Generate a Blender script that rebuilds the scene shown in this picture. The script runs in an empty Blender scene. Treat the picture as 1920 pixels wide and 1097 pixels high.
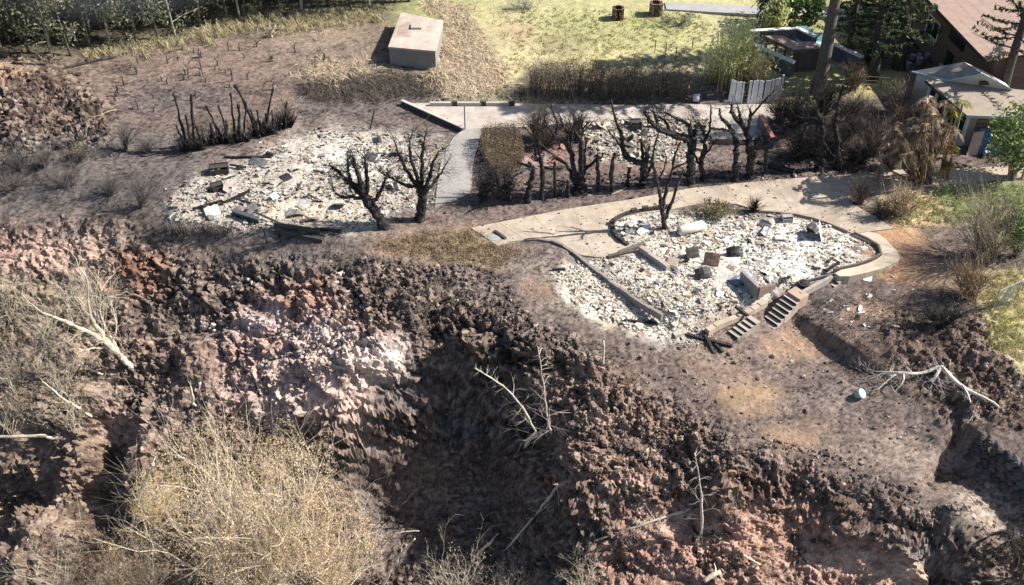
import bpy, math, random
import numpy as np
R = math.radians
rng = np.random.default_rng(7)
random.seed(7)
scene = bpy.context.scene
col = scene.collection

# ---------------------------------------------------------------- camera
CAM_H, PITCH, FPX, W, H = 43.0, R(40.0), 2000.0, 1920.0, 1097.0
cam = bpy.data.cameras.new('camera')
cam.sensor_width = 36.0
cam.lens = FPX / W * 36.0
cam.clip_start, cam.clip_end = 0.5, 9000.0
cam_ob = bpy.data.objects.new('camera', cam)
col.objects.link(cam_ob)
cam_ob.location = (0, 0, CAM_H)
cam_ob.rotation_euler = (R(90) - PITCH, 0, 0)
scene.camera = cam_ob

# ---------------------------------------------------------------- light
SUN_EL = R(40.0)
SUN_DIR = np.array([0.99, 0.12, 0.0])
SUN_DIR = SUN_DIR / np.linalg.norm(SUN_DIR) * math.cos(SUN_EL)
SUN_DIR[2] = math.sin(SUN_EL)            # towards the sun
world = bpy.data.worlds.new('World')
scene.world = world
world.use_nodes = True
wn = world.node_tree
bg = wn.nodes['Background']
sky = wn.nodes.new('ShaderNodeTexSky')
sky.sky_type = 'NISHITA'
sky.sun_disc = False
sky.sun_elevation = SUN_EL
sky.sun_rotation = math.atan2(SUN_DIR[0], SUN_DIR[1])
sky.altitude = 300
sky.dust_density = 1.5
wn.links.new(sky.outputs[0], bg.inputs[0])
bg.inputs[1].default_value = 0.078
sun = bpy.data.lights.new('sun', 'SUN')
sun.energy = 5.0
sun.angle = R(0.5)
sun.color = (1.0, 0.95, 0.875)
sun_ob = bpy.data.objects.new('sun', sun)
col.objects.link(sun_ob)
sun_ob.location = (60, 12, 60)
from mathutils import Vector
sun_ob.rotation_euler = Vector(SUN_DIR.tolist()).to_track_quat('Z', 'Y').to_euler()
vs = scene.view_settings
vs.view_transform = 'Standard'
vs.look = 'None'
vs.exposure = 0.93
vs.gamma = 1.0
vs.use_curve_mapping = False
try:
    scene.cycles.use_denoising = True
    scene.cycles.max_bounces = 6
    scene.cycles.transparent_max_bounces = 8
except Exception:
    pass

# ---------------------------------------------------------------- camera maths (photograph pixels <-> place)
CP, SP = math.cos(PITCH), math.sin(PITCH)
def ray(u, v):
    a = (u - W / 2) / FPX
    b = -(v - H / 2) / FPX
    return np.array([a, CP + b * SP, -SP + b * CP])
def at_z(u, v, z=0.0):
    d = ray(u, v)
    t = (z - CAM_H) / d[2]
    return np.array([d[0] * t, d[1] * t, z])
def at_y(u, v, y):
    d = ray(u, v)
    t = y / d[1]
    return np.array([d[0] * t, y, CAM_H + d[2] * t])
def project(x, y, z):
    zc = z - CAM_H
    dep = y * CP - zc * SP
    up = y * SP + zc * CP
    dep = np.maximum(dep, 0.05)
    return W / 2 + FPX * x / dep, H / 2 - FPX * up / dep
def depth_of(p):
    return p[1] * CP - (p[2] - CAM_H) * SP

# ---------------------------------------------------------------- noise
_perm = rng.permutation(256)
_perm = np.concatenate([_perm, _perm])
_ang = rng.random(256) * 2 * np.pi
_gx, _gy = np.cos(_ang), np.sin(_ang)
def perlin(x, y, seed=0):
    x = np.asarray(x, float) + seed * 17.31
    y = np.asarray(y, float) + seed * 9.17
    xi = np.floor(x).astype(int); yi = np.floor(y).astype(int)
    xf = x - xi; yf = y - yi
    xi &= 255; yi &= 255
    u = xf * xf * xf * (xf * (xf * 6 - 15) + 10)
    w = yf * yf * yf * (yf * (yf * 6 - 15) + 10)
    def g(a, b, fx, fy):
        h = _perm[_perm[(xi + a) & 255] + ((yi + b) & 255)]
        return _gx[h] * fx + _gy[h] * fy
    n0 = g(0, 0, xf, yf) * (1 - u) + g(1, 0, xf - 1, yf) * u
    n1 = g(0, 1, xf, yf - 1) * (1 - u) + g(1, 1, xf - 1, yf - 1) * u
    return (n0 * (1 - w) + n1 * w) * 1.5
def fbm(x, y, seed=0, oct=4, gain=0.5):
    s, a = 0.0, 1.0
    for k in range(oct):
        s = s + a * perlin(x * 2 ** k, y * 2 ** k, seed + k * 3)
        a *= gain
    return s
_jx = rng.random(256); _jy = rng.random(256); _jh = rng.random(256)
def worley(x, y, seed=0):
    """distance to the nearest jittered cell point, and that cell's random value"""
    x = np.asarray(x, float) + seed * 13.7; y = np.asarray(y, float) + seed * 5.3
    xi = np.floor(x).astype(int); yi = np.floor(y).astype(int)
    best = np.full(x.shape, 9.0); val = np.zeros(x.shape)
    for a in (-1, 0, 1):
        for b in (-1, 0, 1):
            cx, cy = xi + a, yi + b
            h = _perm[_perm[cx & 255] + (cy & 255)]
            d = (cx + _jx[h] - x) ** 2 + (cy + _jy[h] - y) ** 2
            m = d < best
            best = np.where(m, d, best); val = np.where(m, _jh[h], val)
    return np.sqrt(best), val
def smooth(a, b, x):
    t = np.clip((x - a) / (b - a), 0, 1)
    return t * t * (3 - 2 * t)

# ---------------------------------------------------------------- maps traced over the place
MU0, MU1, MV0, MV1, MS = -900, 2820, -260, 1560, 4
_mu = np.arange(MU0, MU1, MS); _mv = np.arange(MV0, MV1, MS)
_MU, _MV = np.meshgrid(_mu, _mv)
def in_poly(X, Y, poly):
    inside = np.zeros(X.shape, bool)
    n = len(poly)
    for i in range(n):
        x0, y0 = poly[i]; x1, y1 = poly[(i + 1) % n]
        if y0 == y1: continue
        c = ((y0 > Y) != (y1 > Y)) & (X < (x1 - x0) * (Y - y0) / (y1 - y0) + x0)
        inside ^= c
    return inside
def blur(m, px):
    k = max(1, int(round(px / MS / 2)))
    for ax in (0, 1):
        for _ in range(2):
            p = np.pad(m, [(k, k) if a == ax else (0, 0) for a in (0, 1)], mode='edge')
            c = np.cumsum(p, axis=ax)
            z = np.zeros_like(np.take(c, [0], axis=ax))
            c = np.concatenate([z, c], axis=ax)
            n = m.shape[ax]
            m = (np.take(c, range(2 * k + 1, 2 * k + 1 + n), axis=ax) - np.take(c, range(0, n), axis=ax)) / (2 * k + 1)
    return m
def mask(poly, px):
    m = in_poly(_MU, _MV, poly).astype(float)
    return blur(m, px) if px else m
def look(mp, u, v):
    fu = np.clip((u - MU0) / MS, 0, mp.shape[1] - 1.001); fv = np.clip((v - MV0) / MS, 0, mp.shape[0] - 1.001)
    iu = fu.astype(int); iv = fv.astype(int); a = fu - iu; b = fv - iv
    if mp.ndim == 3: a = a[..., None]; b = b[..., None]
    return (mp[iv, iu] * (1 - a) + mp[iv, iu + 1] * a) * (1 - b) + (mp[iv + 1, iu] * (1 - a) + mp[iv + 1, iu + 1] * a) * b
def lin(c):
    c = np.asarray(c, float) / 255.0
    return np.where(c <= 0.04045, c / 12.92, ((c + 0.055) / 1.055) ** 2.4)
KALB = 1.22
def alb(*c):
    """a sunlit colour as the photograph shows it -> base colour"""
    a = lin(c) / KALB * np.array([1.01, 1.0, 0.97])
    g = a.mean()
    return np.clip(g + (a - g) * 0.74, 0.0, 0.85)
# ---------------------------------------------------------------- terrain heights
# photograph pixel, height above the house platform
CTRL = """
0 60 1.5|300 40 1.0|600 10 1.0|900 10 .6|1200 20 .4|1500 20 .2|1800 20 .2|100 180 1.2|60 140 2.2|150 230 .8|0 250 1.4|300 160 .6|500 120 .8|700 130 .3|900 120 .2|1200 110 .1|1400 130 0
400 230 .2|250 260 .2|600 190 .1|100 330 -.3|0 340 -.5|250 320 -.2
450 330 0|600 280 0|750 330 0|900 330 0|1000 250 0|1200 250 0|1400 240 0|1200 320 0|1500 300 0|1700 250 0|1850 270 0|1900 200 0
450 430 -.1|600 430 -.1|350 410 -.3|850 410 0|1000 420 0|1200 400 0|1400 380 0|1600 350 0|1800 330 0|1900 330 0
1250 480 0|1400 480 0|1550 460 0|1650 440 0|1750 430 0|1900 400 0|1640 500 -.3
1100 560 -.2|1000 500 -.1|1200 600 -.6|1330 640 -1.1|1450 610 -1.2|1520 560 -.7|1600 530 -.5
900 480 0|750 450 0|680 470 -.1|950 560 -.4|820 540 -.5
200 400 -1.2|50 420 -1.6|280 440 -1.2|500 470 -.9|100 480 -3|0 520 -4.0|250 500 -3.0|400 500 -2.0
600 510 -1.0|650 560 -1.4|520 560 -2.8|400 600 -4.6|300 640 -6|220 700 -7.5|100 640 -7|0 650 -7.5
650 650 -2.6|560 680 -3.6|480 720 -5.6|380 760 -7|300 760 -8|150 800 -9|0 800 -9.5
750 640 -1.9|850 620 -1.4|950 640 -1.3|1000 700 -2.0|900 690 -3.2|800 700 -3.8|720 730 -4.2
640 770 -5.4|560 790 -7.5|700 800 -6.6|760 780 -6.6|850 780 -7.2|900 830 -8.6|800 850 -9.6
700 900 -11.4|850 900 -10.8|950 900 -10.2|700 1000 -12.6|850 1000 -12.2|950 980 -11.8|1000 1080 -12|800 1090 -13
980 800 -5.4|1010 760 -4.0|1060 780 -3.4|1060 860 -4.6|1050 930 -6.6|1040 990 -9|1120 720 -1.9|1150 850 -3.7|1200 930 -5.6|1130 950 -6.4|1150 1030 -9
1250 740 -1.9|1300 830 -3.0|1280 900 -4.7|1350 900 -3.6|1420 940 -5.6|1300 960 -7|1300 1050 -8.5|1400 1060 -8.3|1200 1090 -10|1500 990 -7.2|1600 1060 -8.2|1700 1090 -9
1250 680 -1.2|1400 720 -1.7|1350 660 -1.2|1550 640 -1.0|1500 800 -2.4|1600 760 -2|1600 870 -3.2|1450 860 -2.9|1530 900 -3.7|1700 950 -4.3|1850 980 -4.4|1750 860 -3.3
1700 640 -.7|1850 560 -.3|1900 620 -.3|1800 720 -1.0|1900 740 -.9|1700 740 -1.5|1800 800 -1.8
1880 930 -4|1780 1010 -5.6|1850 1060 -8|1750 1060 -8.4|1920 1090 -8.5
480 850 -9.4|380 850 -9|300 870 -9.2|215 890 -12.2|265 850 -7.6|285 900 -9.0|100 900 -12.0|0 890 -12.3|250 985 -13.5|110 985 -10.6|60 1020 -10.4|160 860 -10.4|200 1050 -13.5|400 1000 -12.6|550 950 -12|450 1090 -14|150 1100 -13.5|0 1080 -12.5"""
pts = []
for line in CTRL.replace('\n', '|').split('|'):
    if line.strip():
        u, v, z = map(float, line.split())
        if z < -1.5 and not ((640 < u < 1050 and v > 690) or (u < 290 and v > 870)): z = -1.5 + (z + 1.5) * 0.74
        elif z < -1.5: z = -1.5 + (z + 1.5) * 0.86
        pts.append(at_z(u, v, z))
# the land beyond the frame goes on the same way
for x, y, z in [(-120, 60, -2), (-120, 100, 3), (-120, 160, 5), (0, 160, 3), (120, 160, 2), (120, 100, 0), (120, 60, -1), (70, 50, -1), (80, 30, -8), (-70, 45, -8),
                (-80, 25, -14), (-40, 15, -17), (0, 12, -17), (40, 15, -14), (-40, 0, -20), (0, -10, -21), (40, 0, -18), (60, 75, 0), (-60, 80, 1), (-50, 60, -.5), (-45, 48, -4), (45, 44, -2.5), (38, 33, -6.5)]:
    pts.append(np.array([x, y, z]))
CPT = np.array(pts)
def _tps_fit(P, z, lam=0.02):
    n = len(P)
    d2 = ((P[:, None, :] - P[None]) ** 2).sum(-1)
    K = 0.5 * d2 * np.log(d2 + 1e-9)
    A = np.zeros((n + 3, n + 3)); A[:n, :n] = K + lam * np.eye(n) * 10
    A[:n, n] = 1; A[:n, n + 1:] = P; A[n, :n] = 1; A[n + 1:, :n] = P.T
    return np.linalg.solve(A, np.concatenate([z, [0, 0, 0]]))
_tw = _tps_fit(CPT[:, :2], CPT[:, 2])
GX0, GX1, GY0, GY1, GS = -130.0, 130.0, -12.0, 170.0, 0.5
_gxs = np.arange(GX0, GX1 + GS, GS); _gys = np.arange(GY0, GY1 + GS, GS)
_GX, _GY = np.meshgrid(_gxs, _gys)
_Z = _tw[len(CPT)] + _tw[len(CPT) + 1] * _GX + _tw[len(CPT) + 2] * _GY
for i in range(len(CPT)):
    d2 = (_GX - CPT[i, 0]) ** 2 + (_GY - CPT[i, 1]) ** 2
    _Z += _tw[i] * 0.5 * d2 * np.log(d2 + 1e-9)
_Z = np.clip(_Z, -22, 8)
def z_base(x, y):
    x = np.asarray(x, float); y = np.asarray(y, float)
    fx = np.clip((x - GX0) / GS, 0, len(_gxs) - 1.001); fy = np.clip((y - GY0) / GS, 0, len(_gys) - 1.001)
    ix = fx.astype(int); iy = fy.astype(int); a = fx - ix; b = fy - iy
    return (_Z[iy, ix] * (1 - a) + _Z[iy, ix + 1] * a) * (1 - b) + (_Z[iy + 1, ix] * (1 - a) + _Z[iy + 1, ix + 1] * a) * b

# outlines of the flat places (photograph pixels)
POLY_DRIVE = [(883,427),(1060,392),(1180,374),(1300,352),(1450,337),(1600,326),(1690,318),(1800,315),(1990,308),(1990,333),(1860,338),(1760,346),(1690,354),(1610,366),(1590,378),(1640,405),(1675,428),(1600,438),(1565,424),(1530,412),(1480,402),(1420,394),(1380,382),(1320,380),(1255,393),(1185,402),(1152,415),(1147,438),(1170,458),(1215,462),(1190,478),(1120,482),(1090,478),(1060,462),(1022,450),(985,451),(933,461)]
POLY_WALK = [(1600,439),(1640,433),(1668,455),(1689,480),(1681,493),(1640,508),(1578,521),(1562,509),(1620,497),(1652,482),(1655,471),(1640,456)]
POLY_PAD = [(755,193),(960,194),(1180,197),(1362,194),(1480,196),(1475,214),(1442,222),(1440,262),(1335,262),(1330,228),(1220,221),(1092,228),(985,238),(905,240),(868,243)]
POLY_PATH = [(868,243),(905,240),(888,300),(882,362),(815,388),(822,330),(830,290),(850,258)]
POLY_A = [(310,385),(345,345),(400,320),(470,302),(500,272),(560,252),(640,240),(740,247),(830,265),(838,290),(815,330),(812,384),(740,392),(690,432),(560,442),(440,440),(330,432)]
POLY_B = [(1092,228),(1220,221),(1330,228),(1335,262),(1300,300),(1180,303),(1120,288),(1095,255)]
POLY_C = [(1152,418),(1190,404),(1290,401),(1400,406),(1480,404),(1550,420),(1600,446),(1640,462),(1652,474),(1620,496),(1560,508),(1500,540),(1440,552),(1340,612),(1262,612),(1240,592),(1150,535),(1090,490),(1120,484),(1190,480),(1215,464),(1172,460),(1150,440)]
_flat = blur(np.clip(mask(POLY_DRIVE, 0) + mask(POLY_WALK, 0) + mask(POLY_C, 0) + mask(POLY_A, 0) + mask(POLY_B, 0) + mask(POLY_PATH, 0), 0, 1), 14)
_pad = blur(mask(POLY_PAD, 0), 6)
def seg_dist(x, y, line):
    """distance to a polyline, side (+ to the right of travel)"""
    best = np.full(np.shape(x), 1e9); side = np.zeros(np.shape(x)); along = np.zeros(np.shape(x))
    for k in range(len(line) - 1):
        a, b = np.array(line[k][:2]), np.array(line[k + 1][:2])
        d = b - a; L2 = d @ d
        t = np.clip(((x - a[0]) * d[0] + (y - a[1]) * d[1]) / L2, 0, 1)
        q = np.hypot(x - a[0] - t * d[0], y - a[1] - t * d[1])
        s = d[0] * (y - a[1]) - d[1] * (x - a[0])
        m = q < best
        best = np.where(m, q, best); side = np.where(m, -np.sign(s), side); along = np.where(m, (k + t) / (len(line) - 1), along)
    return best, side, along
BANK = [at_z(1488, 588, -1.1), at_z(1545, 622, -1.1), at_z(1600, 660, -1.3), at_z(1650, 704, -1.6)]
TERR = [at_z(1790, 783, -1.6), at_z(1840, 806, -1.5), at_z(1880, 826, -1.5), at_z(1960, 860, -1.5), at_z(2200, 960, -2)]
def z_mid(x, y):
    """ground with its banks and flats, without the rough relief"""
    z = z_base(x, y)
    u, v = project(x, y, z)
    f = look(_flat, u, v)
    z = z * (1 - f)
    p = look(_pad, u, v)
    z = z * (1 - p) + 0.0 * p
    d, s, al = seg_dist(x, y, BANK)                 # a cut bank below the steps
    e = np.sin(np.clip(al, 0.02, .98) * np.pi) ** 0.5
    sd = d * s
    z = z - 0.85 * e * smooth(-2.2, -1.7, -np.abs(d)) * smooth(-0.1, 0.35, sd) * 1.0
    d, s, al = seg_dist(x, y, TERR)                 # the drop in front of the stone retaining wall
    z = z - 2.0 * smooth(0.0, 0.12, al) * smooth(-0.05, 0.2, d * s) * (1 - smooth(1.5, 6, d))
    return z
def ground(u, v, lift=0.0):
    """the point of the ground that the photograph shows at this pixel"""
    d = ray(u, v)
    ts = np.concatenate([np.arange(30, 150, 0.25), np.geomspace(150, 2500, 60)])
    P = d[None, :] * ts[:, None]
    zz = z_mid(P[:, 0], P[:, 1]); pz = CAM_H + P[:, 2]
    k = int(np.argmax(pz < zz))
    if k == 0: k = len(ts) - 1
    a, b = ts[k - 1], ts[k]
    for _ in range(14):
        m = 0.5 * (a + b)
        if CAM_H + d[2] * m < float(z_mid(d[0] * m, d[1] * m)): b = m
        else: a = m
    p = d * b
    return np.array([p[0], p[1], float(z_mid(p[0], p[1])) + lift])
def gz(x, y): return float(z_mid(x, y))
def rise(p, v2):
    """height of a thing standing at p whose top shows at row v2"""
    lo, hi = 0.0, 40.0
    for _ in range(40):
        m = 0.5 * (lo + hi)
        if project(p[0], p[1], p[2] + m)[1] > v2: lo = m
        else: hi = m
    return lo
def m_per_px(p): return depth_of(p) / FPX

# how rough the ground is, traced
_rough = np.full(_MU.shape, 0.10)
def rough(poly, val, px=30):
    global _rough
    m = mask(poly, px)
    _rough = _rough * (1 - m) + val * m
rough([(-900,420),(240,440),(420,500),(640,490),(820,520),(960,600),(1080,640),(1250,760),(1400,840),(1600,930),(1800,1010),(2800,1100),(2800,1560),(-900,1560)], 1.0, 40)
rough([(640,560),(980,620),(1000,690),(860,640),(700,640)], 1.3, 30)
rough([(660,840),(1000,860),(1010,1070),(660,1090)], 0.35, 40)
rough([(-300,120),(110,130),(190,200),(210,270),(-300,300)], 1.1, 40)
rough([(-300,420),(240,430),(280,540),(-300,540)], 0.8, 40)
rough([(1650,600),(1850,560),(1920,700),(1920,800),(1800,790),(1700,740)], 0.7, 40)
rough([(1190,930),(1500,950),(1700,1060),(1720,1200),(1150,1200)], 0.75, 40)
rough([(1000,480),(1250,600),(1400,620),(1700,700),(1900,960),(1650,880),(1400,740),(1150,640)], 0.12, 40)
rough([(880,0),(1500,0),(1500,150),(940,170)], 0.05, 40)
for _p in (POLY_DRIVE, POLY_WALK, POLY_PAD, POLY_PATH): rough(_p, 0.0, 10)
rough(POLY_A, 0.12, 10); rough(POLY_C, 0.12, 10); rough(POLY_B, 0.12, 10)

# what the ground is made of, traced, plus shade tint in the gully
_colmap = np.zeros(_MU.shape + (3,)) + alb(120, 104, 97)
def paint(poly, c, px=30, k=1.0):
    global _colmap
    m = (mask(poly, px) * k)[..., None]
    _colmap = _colmap * (1 - m) + alb(*c) * m
def blob(u, v, ru, rv, c, px=24, k=1.0):
    paint([(u + ru * math.cos(t), v + rv * math.sin(t)) for t in np.linspace(0, 2 * np.pi, 14)[:-1]], c, px, k)
paint([(-900,-260),(2820,-260),(2820,90),(-900,110)], (150,150,90), 40)
paint([(-900,-260),(760,-260),(760,20),(450,36),(330,78),(150,108),(-900,130)], (84,80,62), 30)
paint([(-900,120),(150,105),(330,75),(450,34),(740,20),(740,190),(300,240),(-900,330)], (122,103,93), 24)
blob(420,110,150,40,(136,114,102)); blob(250,150,110,30,(126,106,97)); blob(560,90,90,30,(140,120,108)); blob(330,190,120,26,(112,100,98)); blob(620,60,90,22,(150,130,105))
paint([(-300,110),(110,125),(200,210),(200,280),(-300,300)], (108,92,84), 30)
blob(30,135,50,22,(150,122,96)); blob(60,190,70,30,(112,95,88))
paint([(-900,290),(330,250),(470,250),(340,340),(310,390),(-900,420)], (106,98,97), 24)
blob(230,310,90,14,(128,114,106)); blob(420,280,80,14,(120,106,100))
paint([(560,90),(740,60),(960,60),(980,170),(800,185),(560,180)], (138,120,104), 24)
paint([(560,150),(820,165),(985,178),(985,198),(560,215)], (112,102,99), 14)
paint([(930,-100),(1440,-100),(1440,150),(1290,138),(1010,128),(960,176),(860,178),(800,150),(940,110),(880,40)], (176,170,112), 34)
blob(1180,70,120,34,(168,164,100)); blob(1080,40,70,20,(158,158,94)); blob(990,110,70,26,(196,180,124)); blob(1120,110,90,16,(196,184,118)); blob(1060,80,60,14,(150,140,96)); blob(960,60,40,24,(176,150,110)); blob(1240,40,70,16,(160,164,84)); blob(1330,100,50,20,(172,172,92)); blob(1260,118,60,12,(190,176,140))
paint([(1400,110),(1560,110),(1720,150),(1720,190),(1480,200),(1460,150)], (178,174,96), 16)
blob(1560,128,70,12,(140,160,66)); blob(1600,165,90,16,(190,170,104))
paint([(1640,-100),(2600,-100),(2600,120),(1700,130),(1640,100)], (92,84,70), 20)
paint([(975,125),(1295,140),(1295,196),(975,196)], (104,90,72), 12)
paint([(1460,190),(1760,170),(1760,300),(1460,320)], (100,90,84), 24)
paint([(700,240),(1460,215),(1700,300),(1690,345),(1000,400),(900,420),(860,300)], (122,104,98), 18)
blob(1230,310,80,12,(150,112,92)); blob(1060,290,70,14,(150,118,112)); blob(1400,305,90,14,(132,116,110)); blob(1540,300,70,16,(108,96,92))
paint([(820,392),(900,410),(960,395),(930,430),(720,450),(700,430)], (128,108,98), 14)
paint([(690,462),(760,440),(880,430),(940,462),(1010,470),(960,500),(860,492),(760,486)], (152,126,96), 24)
blob(740,470,50,16,(148,116,92)); blob(880,462,50,16,(164,144,100)); blob(900,480,60,10,(144,122,86))
paint([(930,480),(1060,470),(1120,540),(1180,600),(1250,640),(1020,590)], (142,126,114), 20)
blob(1010,545,30,20,(150,116,92)); blob(1085,535,40,26,(122,112,108)); blob(1000,480,40,14,(118,106,100))
for _p in (POLY_A,): paint(_p, (184,174,162), 22)
blob(560,400,60,26,(216,196,166),14); blob(500,425,90,14,(188,170,152),14); blob(660,300,80,30,(206,202,192)); blob(360,410,40,16,(170,156,140)); blob(640,420,70,12,(206,188,160))
paint(POLY_B, (196,186,170), 16)
paint(POLY_C, (206,198,186), 18)
blob(1500,465,90,36,(226,222,216)); blob(1240,440,50,16,(188,178,162)); blob(1400,520,40,16,(150,150,160)); blob(1290,560,90,26,(214,204,182))
blob(1625,465,26,14,(146,118,104), 10); blob(1360,600,60,14,(170,140,116),14)
paint([(1040,505),(1090,495),(1150,540),(1240,596),(1330,622),(1330,650),(1240,640),(1150,610),(1060,560)], (218,206,184), 20)
blob(1130,570,50,16,(226,214,190)); blob(1260,625,50,14,(212,208,204)); blob(1060,520,30,10,(210,200,180))
# the bare slope below the steps
paint([(1250,640),(1480,590),(1640,520),(1840,540),(1840,760),(1920,960),(1750,1000),(1500,900),(1250,760),(1150,660)], (130,111,102), 30)
blob(1550,560,60,30,(112,100,98)); blob(1480,650,60,30,(156,124,98)); blob(1640,585,70,16,(166,132,104)); blob(1720,600,60,24,(84,76,74)); blob(1780,590,40,20,(78,70,68)); blob(1400,740,70,30,(152,122,90)); blob(1340,690,70,20,(140,116,98)); blob(1560,740,90,36,(138,120,112)); blob(1700,850,110,46,(150,130,118)); blob(1480,820,70,26,(146,118,94)); blob(1840,960,70,36,(158,140,126)); blob(1290,660,50,16,(140,122,108))
paint([(1610,425),(1720,425),(1760,500),(1700,545),(1640,510)], (172,126,88), 18)
blob(1720,470,50,26,(120,96,78)); blob(1760,520,60,22,(150,122,92)); blob(1690,440,40,12,(186,140,96))
paint([(1640,372),(1760,360),(1790,420),(1700,430)], (198,170,116), 14)
paint([(1740,345),(2200,338),(2200,440),(1790,410)], (146,164,86), 22)
blob(1880,420,50,30,(150,150,80))
paint([(1830,520),(2300,480),(2300,760),(1920,700),(1860,640)], (196,184,122), 26)
blob(1890,620,40,26,(186,184,92)); blob(1880,530,40,16,(214,190,118))
paint([(1560,640),(1830,600),(1900,720),(1960,800),(1800,790),(1680,740)], (112,92,82), 24)
# the burnt hillside in front
paint([(-900,410),(230,420),(260,520),(-900,540)], (150,124,112), 24)
blob(100,470,110,22,(178,144,130)); blob(60,500,60,14,(190,150,134)); blob(170,440,60,16,(150,130,120)); blob(90,420,90,14,(100,90,90)); blob(200,460,50,14,(196,180,170), 14, .6)
paint([(230,440),(640,440),(700,500),(560,560),(300,640),(230,560)], (124,110,102), 30)
blob(270,500,60,34,(118,82,62)); blob(250,540,60,30,(128,92,74)); blob(420,470,120,16,(140,120,110)); blob(560,480,60,14,(118,106,104))
paint([(640,490),(840,510),(980,600),(1050,680),(840,640),(640,600)], (110,98,92), 24)
blob(740,520,70,20,(122,104,94)); blob(860,570,80,26,(120,104,94)); blob(940,610,50,18,(118,104,98))
paint([(450,580),(560,540),(660,560),(780,640),(760,720),(660,800),(480,820),(360,740)], (176,150,140), 30)
blob(600,700,110,70,(178,156,146)); blob(580,560,50,40,(166,126,108)); blob(520,640,50,30,(168,130,118)); blob(620,620,50,24,(172,160,158)); blob(480,610,50,20,(186,172,174)); blob(690,690,70,30,(182,166,158)); blob(740,670,30,20,(184,178,178)); blob(560,720,60,26,(176,154,144)); blob(520,760,30,40,(184,172,166)); blob(650,740,40,40,(188,160,146)); blob(420,680,60,26,(158,128,116)); blob(735,760,20,60,(156,156,162)); blob(680,780,26,26,(176,156,140))
paint([(100,640),(300,620),(420,760),(300,840),(60,860)], (140,122,110), 30)
blob(240,800,50,26,(178,152,140)); blob(150,840,60,20,(150,126,110)); blob(360,620,60,20,(140,128,122))
paint([(-900,520),(140,520),(200,640),(140,800),(-900,840)], (140,124,104), 30)
paint([(-900,830),(280,830),(300,1000),(500,1200),(-900,1560)], (142,120,102), 30)
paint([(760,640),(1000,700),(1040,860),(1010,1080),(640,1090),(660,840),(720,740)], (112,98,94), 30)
blob(830,880,110,40,(110,92,82)); blob(880,1000,110,40,(104,90,82)); blob(760,720,30,50,(124,122,126)); blob(860,800,50,30,(112,112,122))  # the blue-grey blobs put the cliff's shadow tint into the ground colour
paint([(1000,690),(1180,680),(1330,800),(1320,960),(1200,980),(1080,960),(1040,840)], (140,117,102), 26)
blob(1180,900,70,30,(168,138,120)); blob(1120,770,60,30,(130,112,100)); blob(1100,860,50,30,(146,120,104))
paint([(1180,940),(1480,930),(1640,1010),(1740,1080),(1740,1400),(1100,1400),(1120,1030)], (160,124,106), 26)
blob(1340,1000,70,30,(164,124,104)); blob(1280,980,60,24,(172,140,122)); blob(1560,1050,110,26,(158,128,110)); blob(1460,1000,70,20,(160,122,98)); blob(1700,1070,40,20,(190,160,130))
blob(1420,900,110,24,(124,100,84)); blob(1600,960,90,20,(120,98,84)); blob(1740,1040,40,20,(150,148,152))

# ash drifts and bare red earth
for _b in ((600,640,70,26,(214,196,188)),(690,680,70,24,(224,208,202)),(560,730,40,40,(216,194,184)),(640,720,50,30,(206,180,168)),(735,660,30,18,(226,220,220)),(520,680,50,20,(200,172,162)),(480,620,40,16,(196,180,178)),(245,800,46,24,(196,170,156)),(120,480,90,18,(196,160,146)),(1340,1010,90,34,(200,150,124)),(1530,1050,120,26,(196,154,130)),(1250,990,60,26,(190,154,134)),(1190,900,60,26,(180,150,132)),(1680,1075,60,20,(204,168,142)),(1130,780,50,26,(164,142,128))): blob(*_b, px=30, k=.85)

# ---------------------------------------------------------------- ground mesh
NX, NEAR, FAR = 700, 6.0, 100.0
_ys = [NEAR]
while _ys[-1] < FAR:
    y_ = _ys[-1]
    _ys.append(y_ + (0.30 if y_ < 24 else 0.085 if y_ < 52 else 0.092 + 0.0013 * (y_ - 45)))
while _ys[-1] < 4500: _ys.append(_ys[-1] * 1.09 + 0.3)
_ys = np.array(_ys)
_hw = np.where(_ys < 110, 17 + 0.60 * _ys, 0)
_hw = np.where(_ys >= 110, (17 + 0.60 * 110) * (_ys / 110) ** 1.1, _hw)
_s = np.linspace(-1, 1, NX)
_s = _s * (0.75 + 0.25 * _s ** 2)
GXX = _s[None, :] * _hw[:, None]
GYY = np.repeat(_ys[:, None], NX, 1)
ZS = z_mid(GXX, GYY)
UU, VV = project(GXX, GYY, ZS)
wx = fbm(GXX / 1.7, GYY / 1.7, 5, 3) ; wy = fbm(GXX / 1.7, GYY / 1.7, 9, 3)
RG = look(_rough, UU + wx * 16, VV + wy * 11)
near = smooth(140, 100, GYY)
FX, FY = GXX + 0.6 * ZS, GYY + 1.0 * ZS            # follow the slope, so that steep faces are not streaked
wx = fbm(FX / 1.7, FY / 1.7, 5, 3); wy = fbm(FX / 1.7, FY / 1.7, 9, 3)
big = np.abs(fbm(FX / 4.6, FY / 4.6, 21, 3))
d1, c1 = worley(FX / 1.35 + wx * .3, FY / 1.35 + wy * .3, 3)
d2, c2 = worley(FX / 0.62 + wx * .4, FY / 0.62 + wy * .4, 8)
d3, c3 = worley(FX / 0.30 + wx * .3, FY / 0.30 + wy * .3, 12)
bump1 = np.clip(1 - d1 * 1.25, 0, 1) ** 0.8 * (0.25 + c1)
bump2 = np.clip(1 - d2 * 1.25, 0, 1) ** 0.8 * (0.15 + c2)
bump3 = np.clip(1 - d3 * 1.2, 0, 1) * c3
patch = smooth(-0.45, 0.4, fbm(FX / 3.3, FY / 3.3, 33, 2))
rill = np.abs(perlin(FX / 1.15 + wx * .5, FY / 4.2 + wy * .4, 91)) + .5 * np.abs(perlin(FX / .5 + wx * .4, FY / 1.7 + wy * .3, 93))
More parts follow.
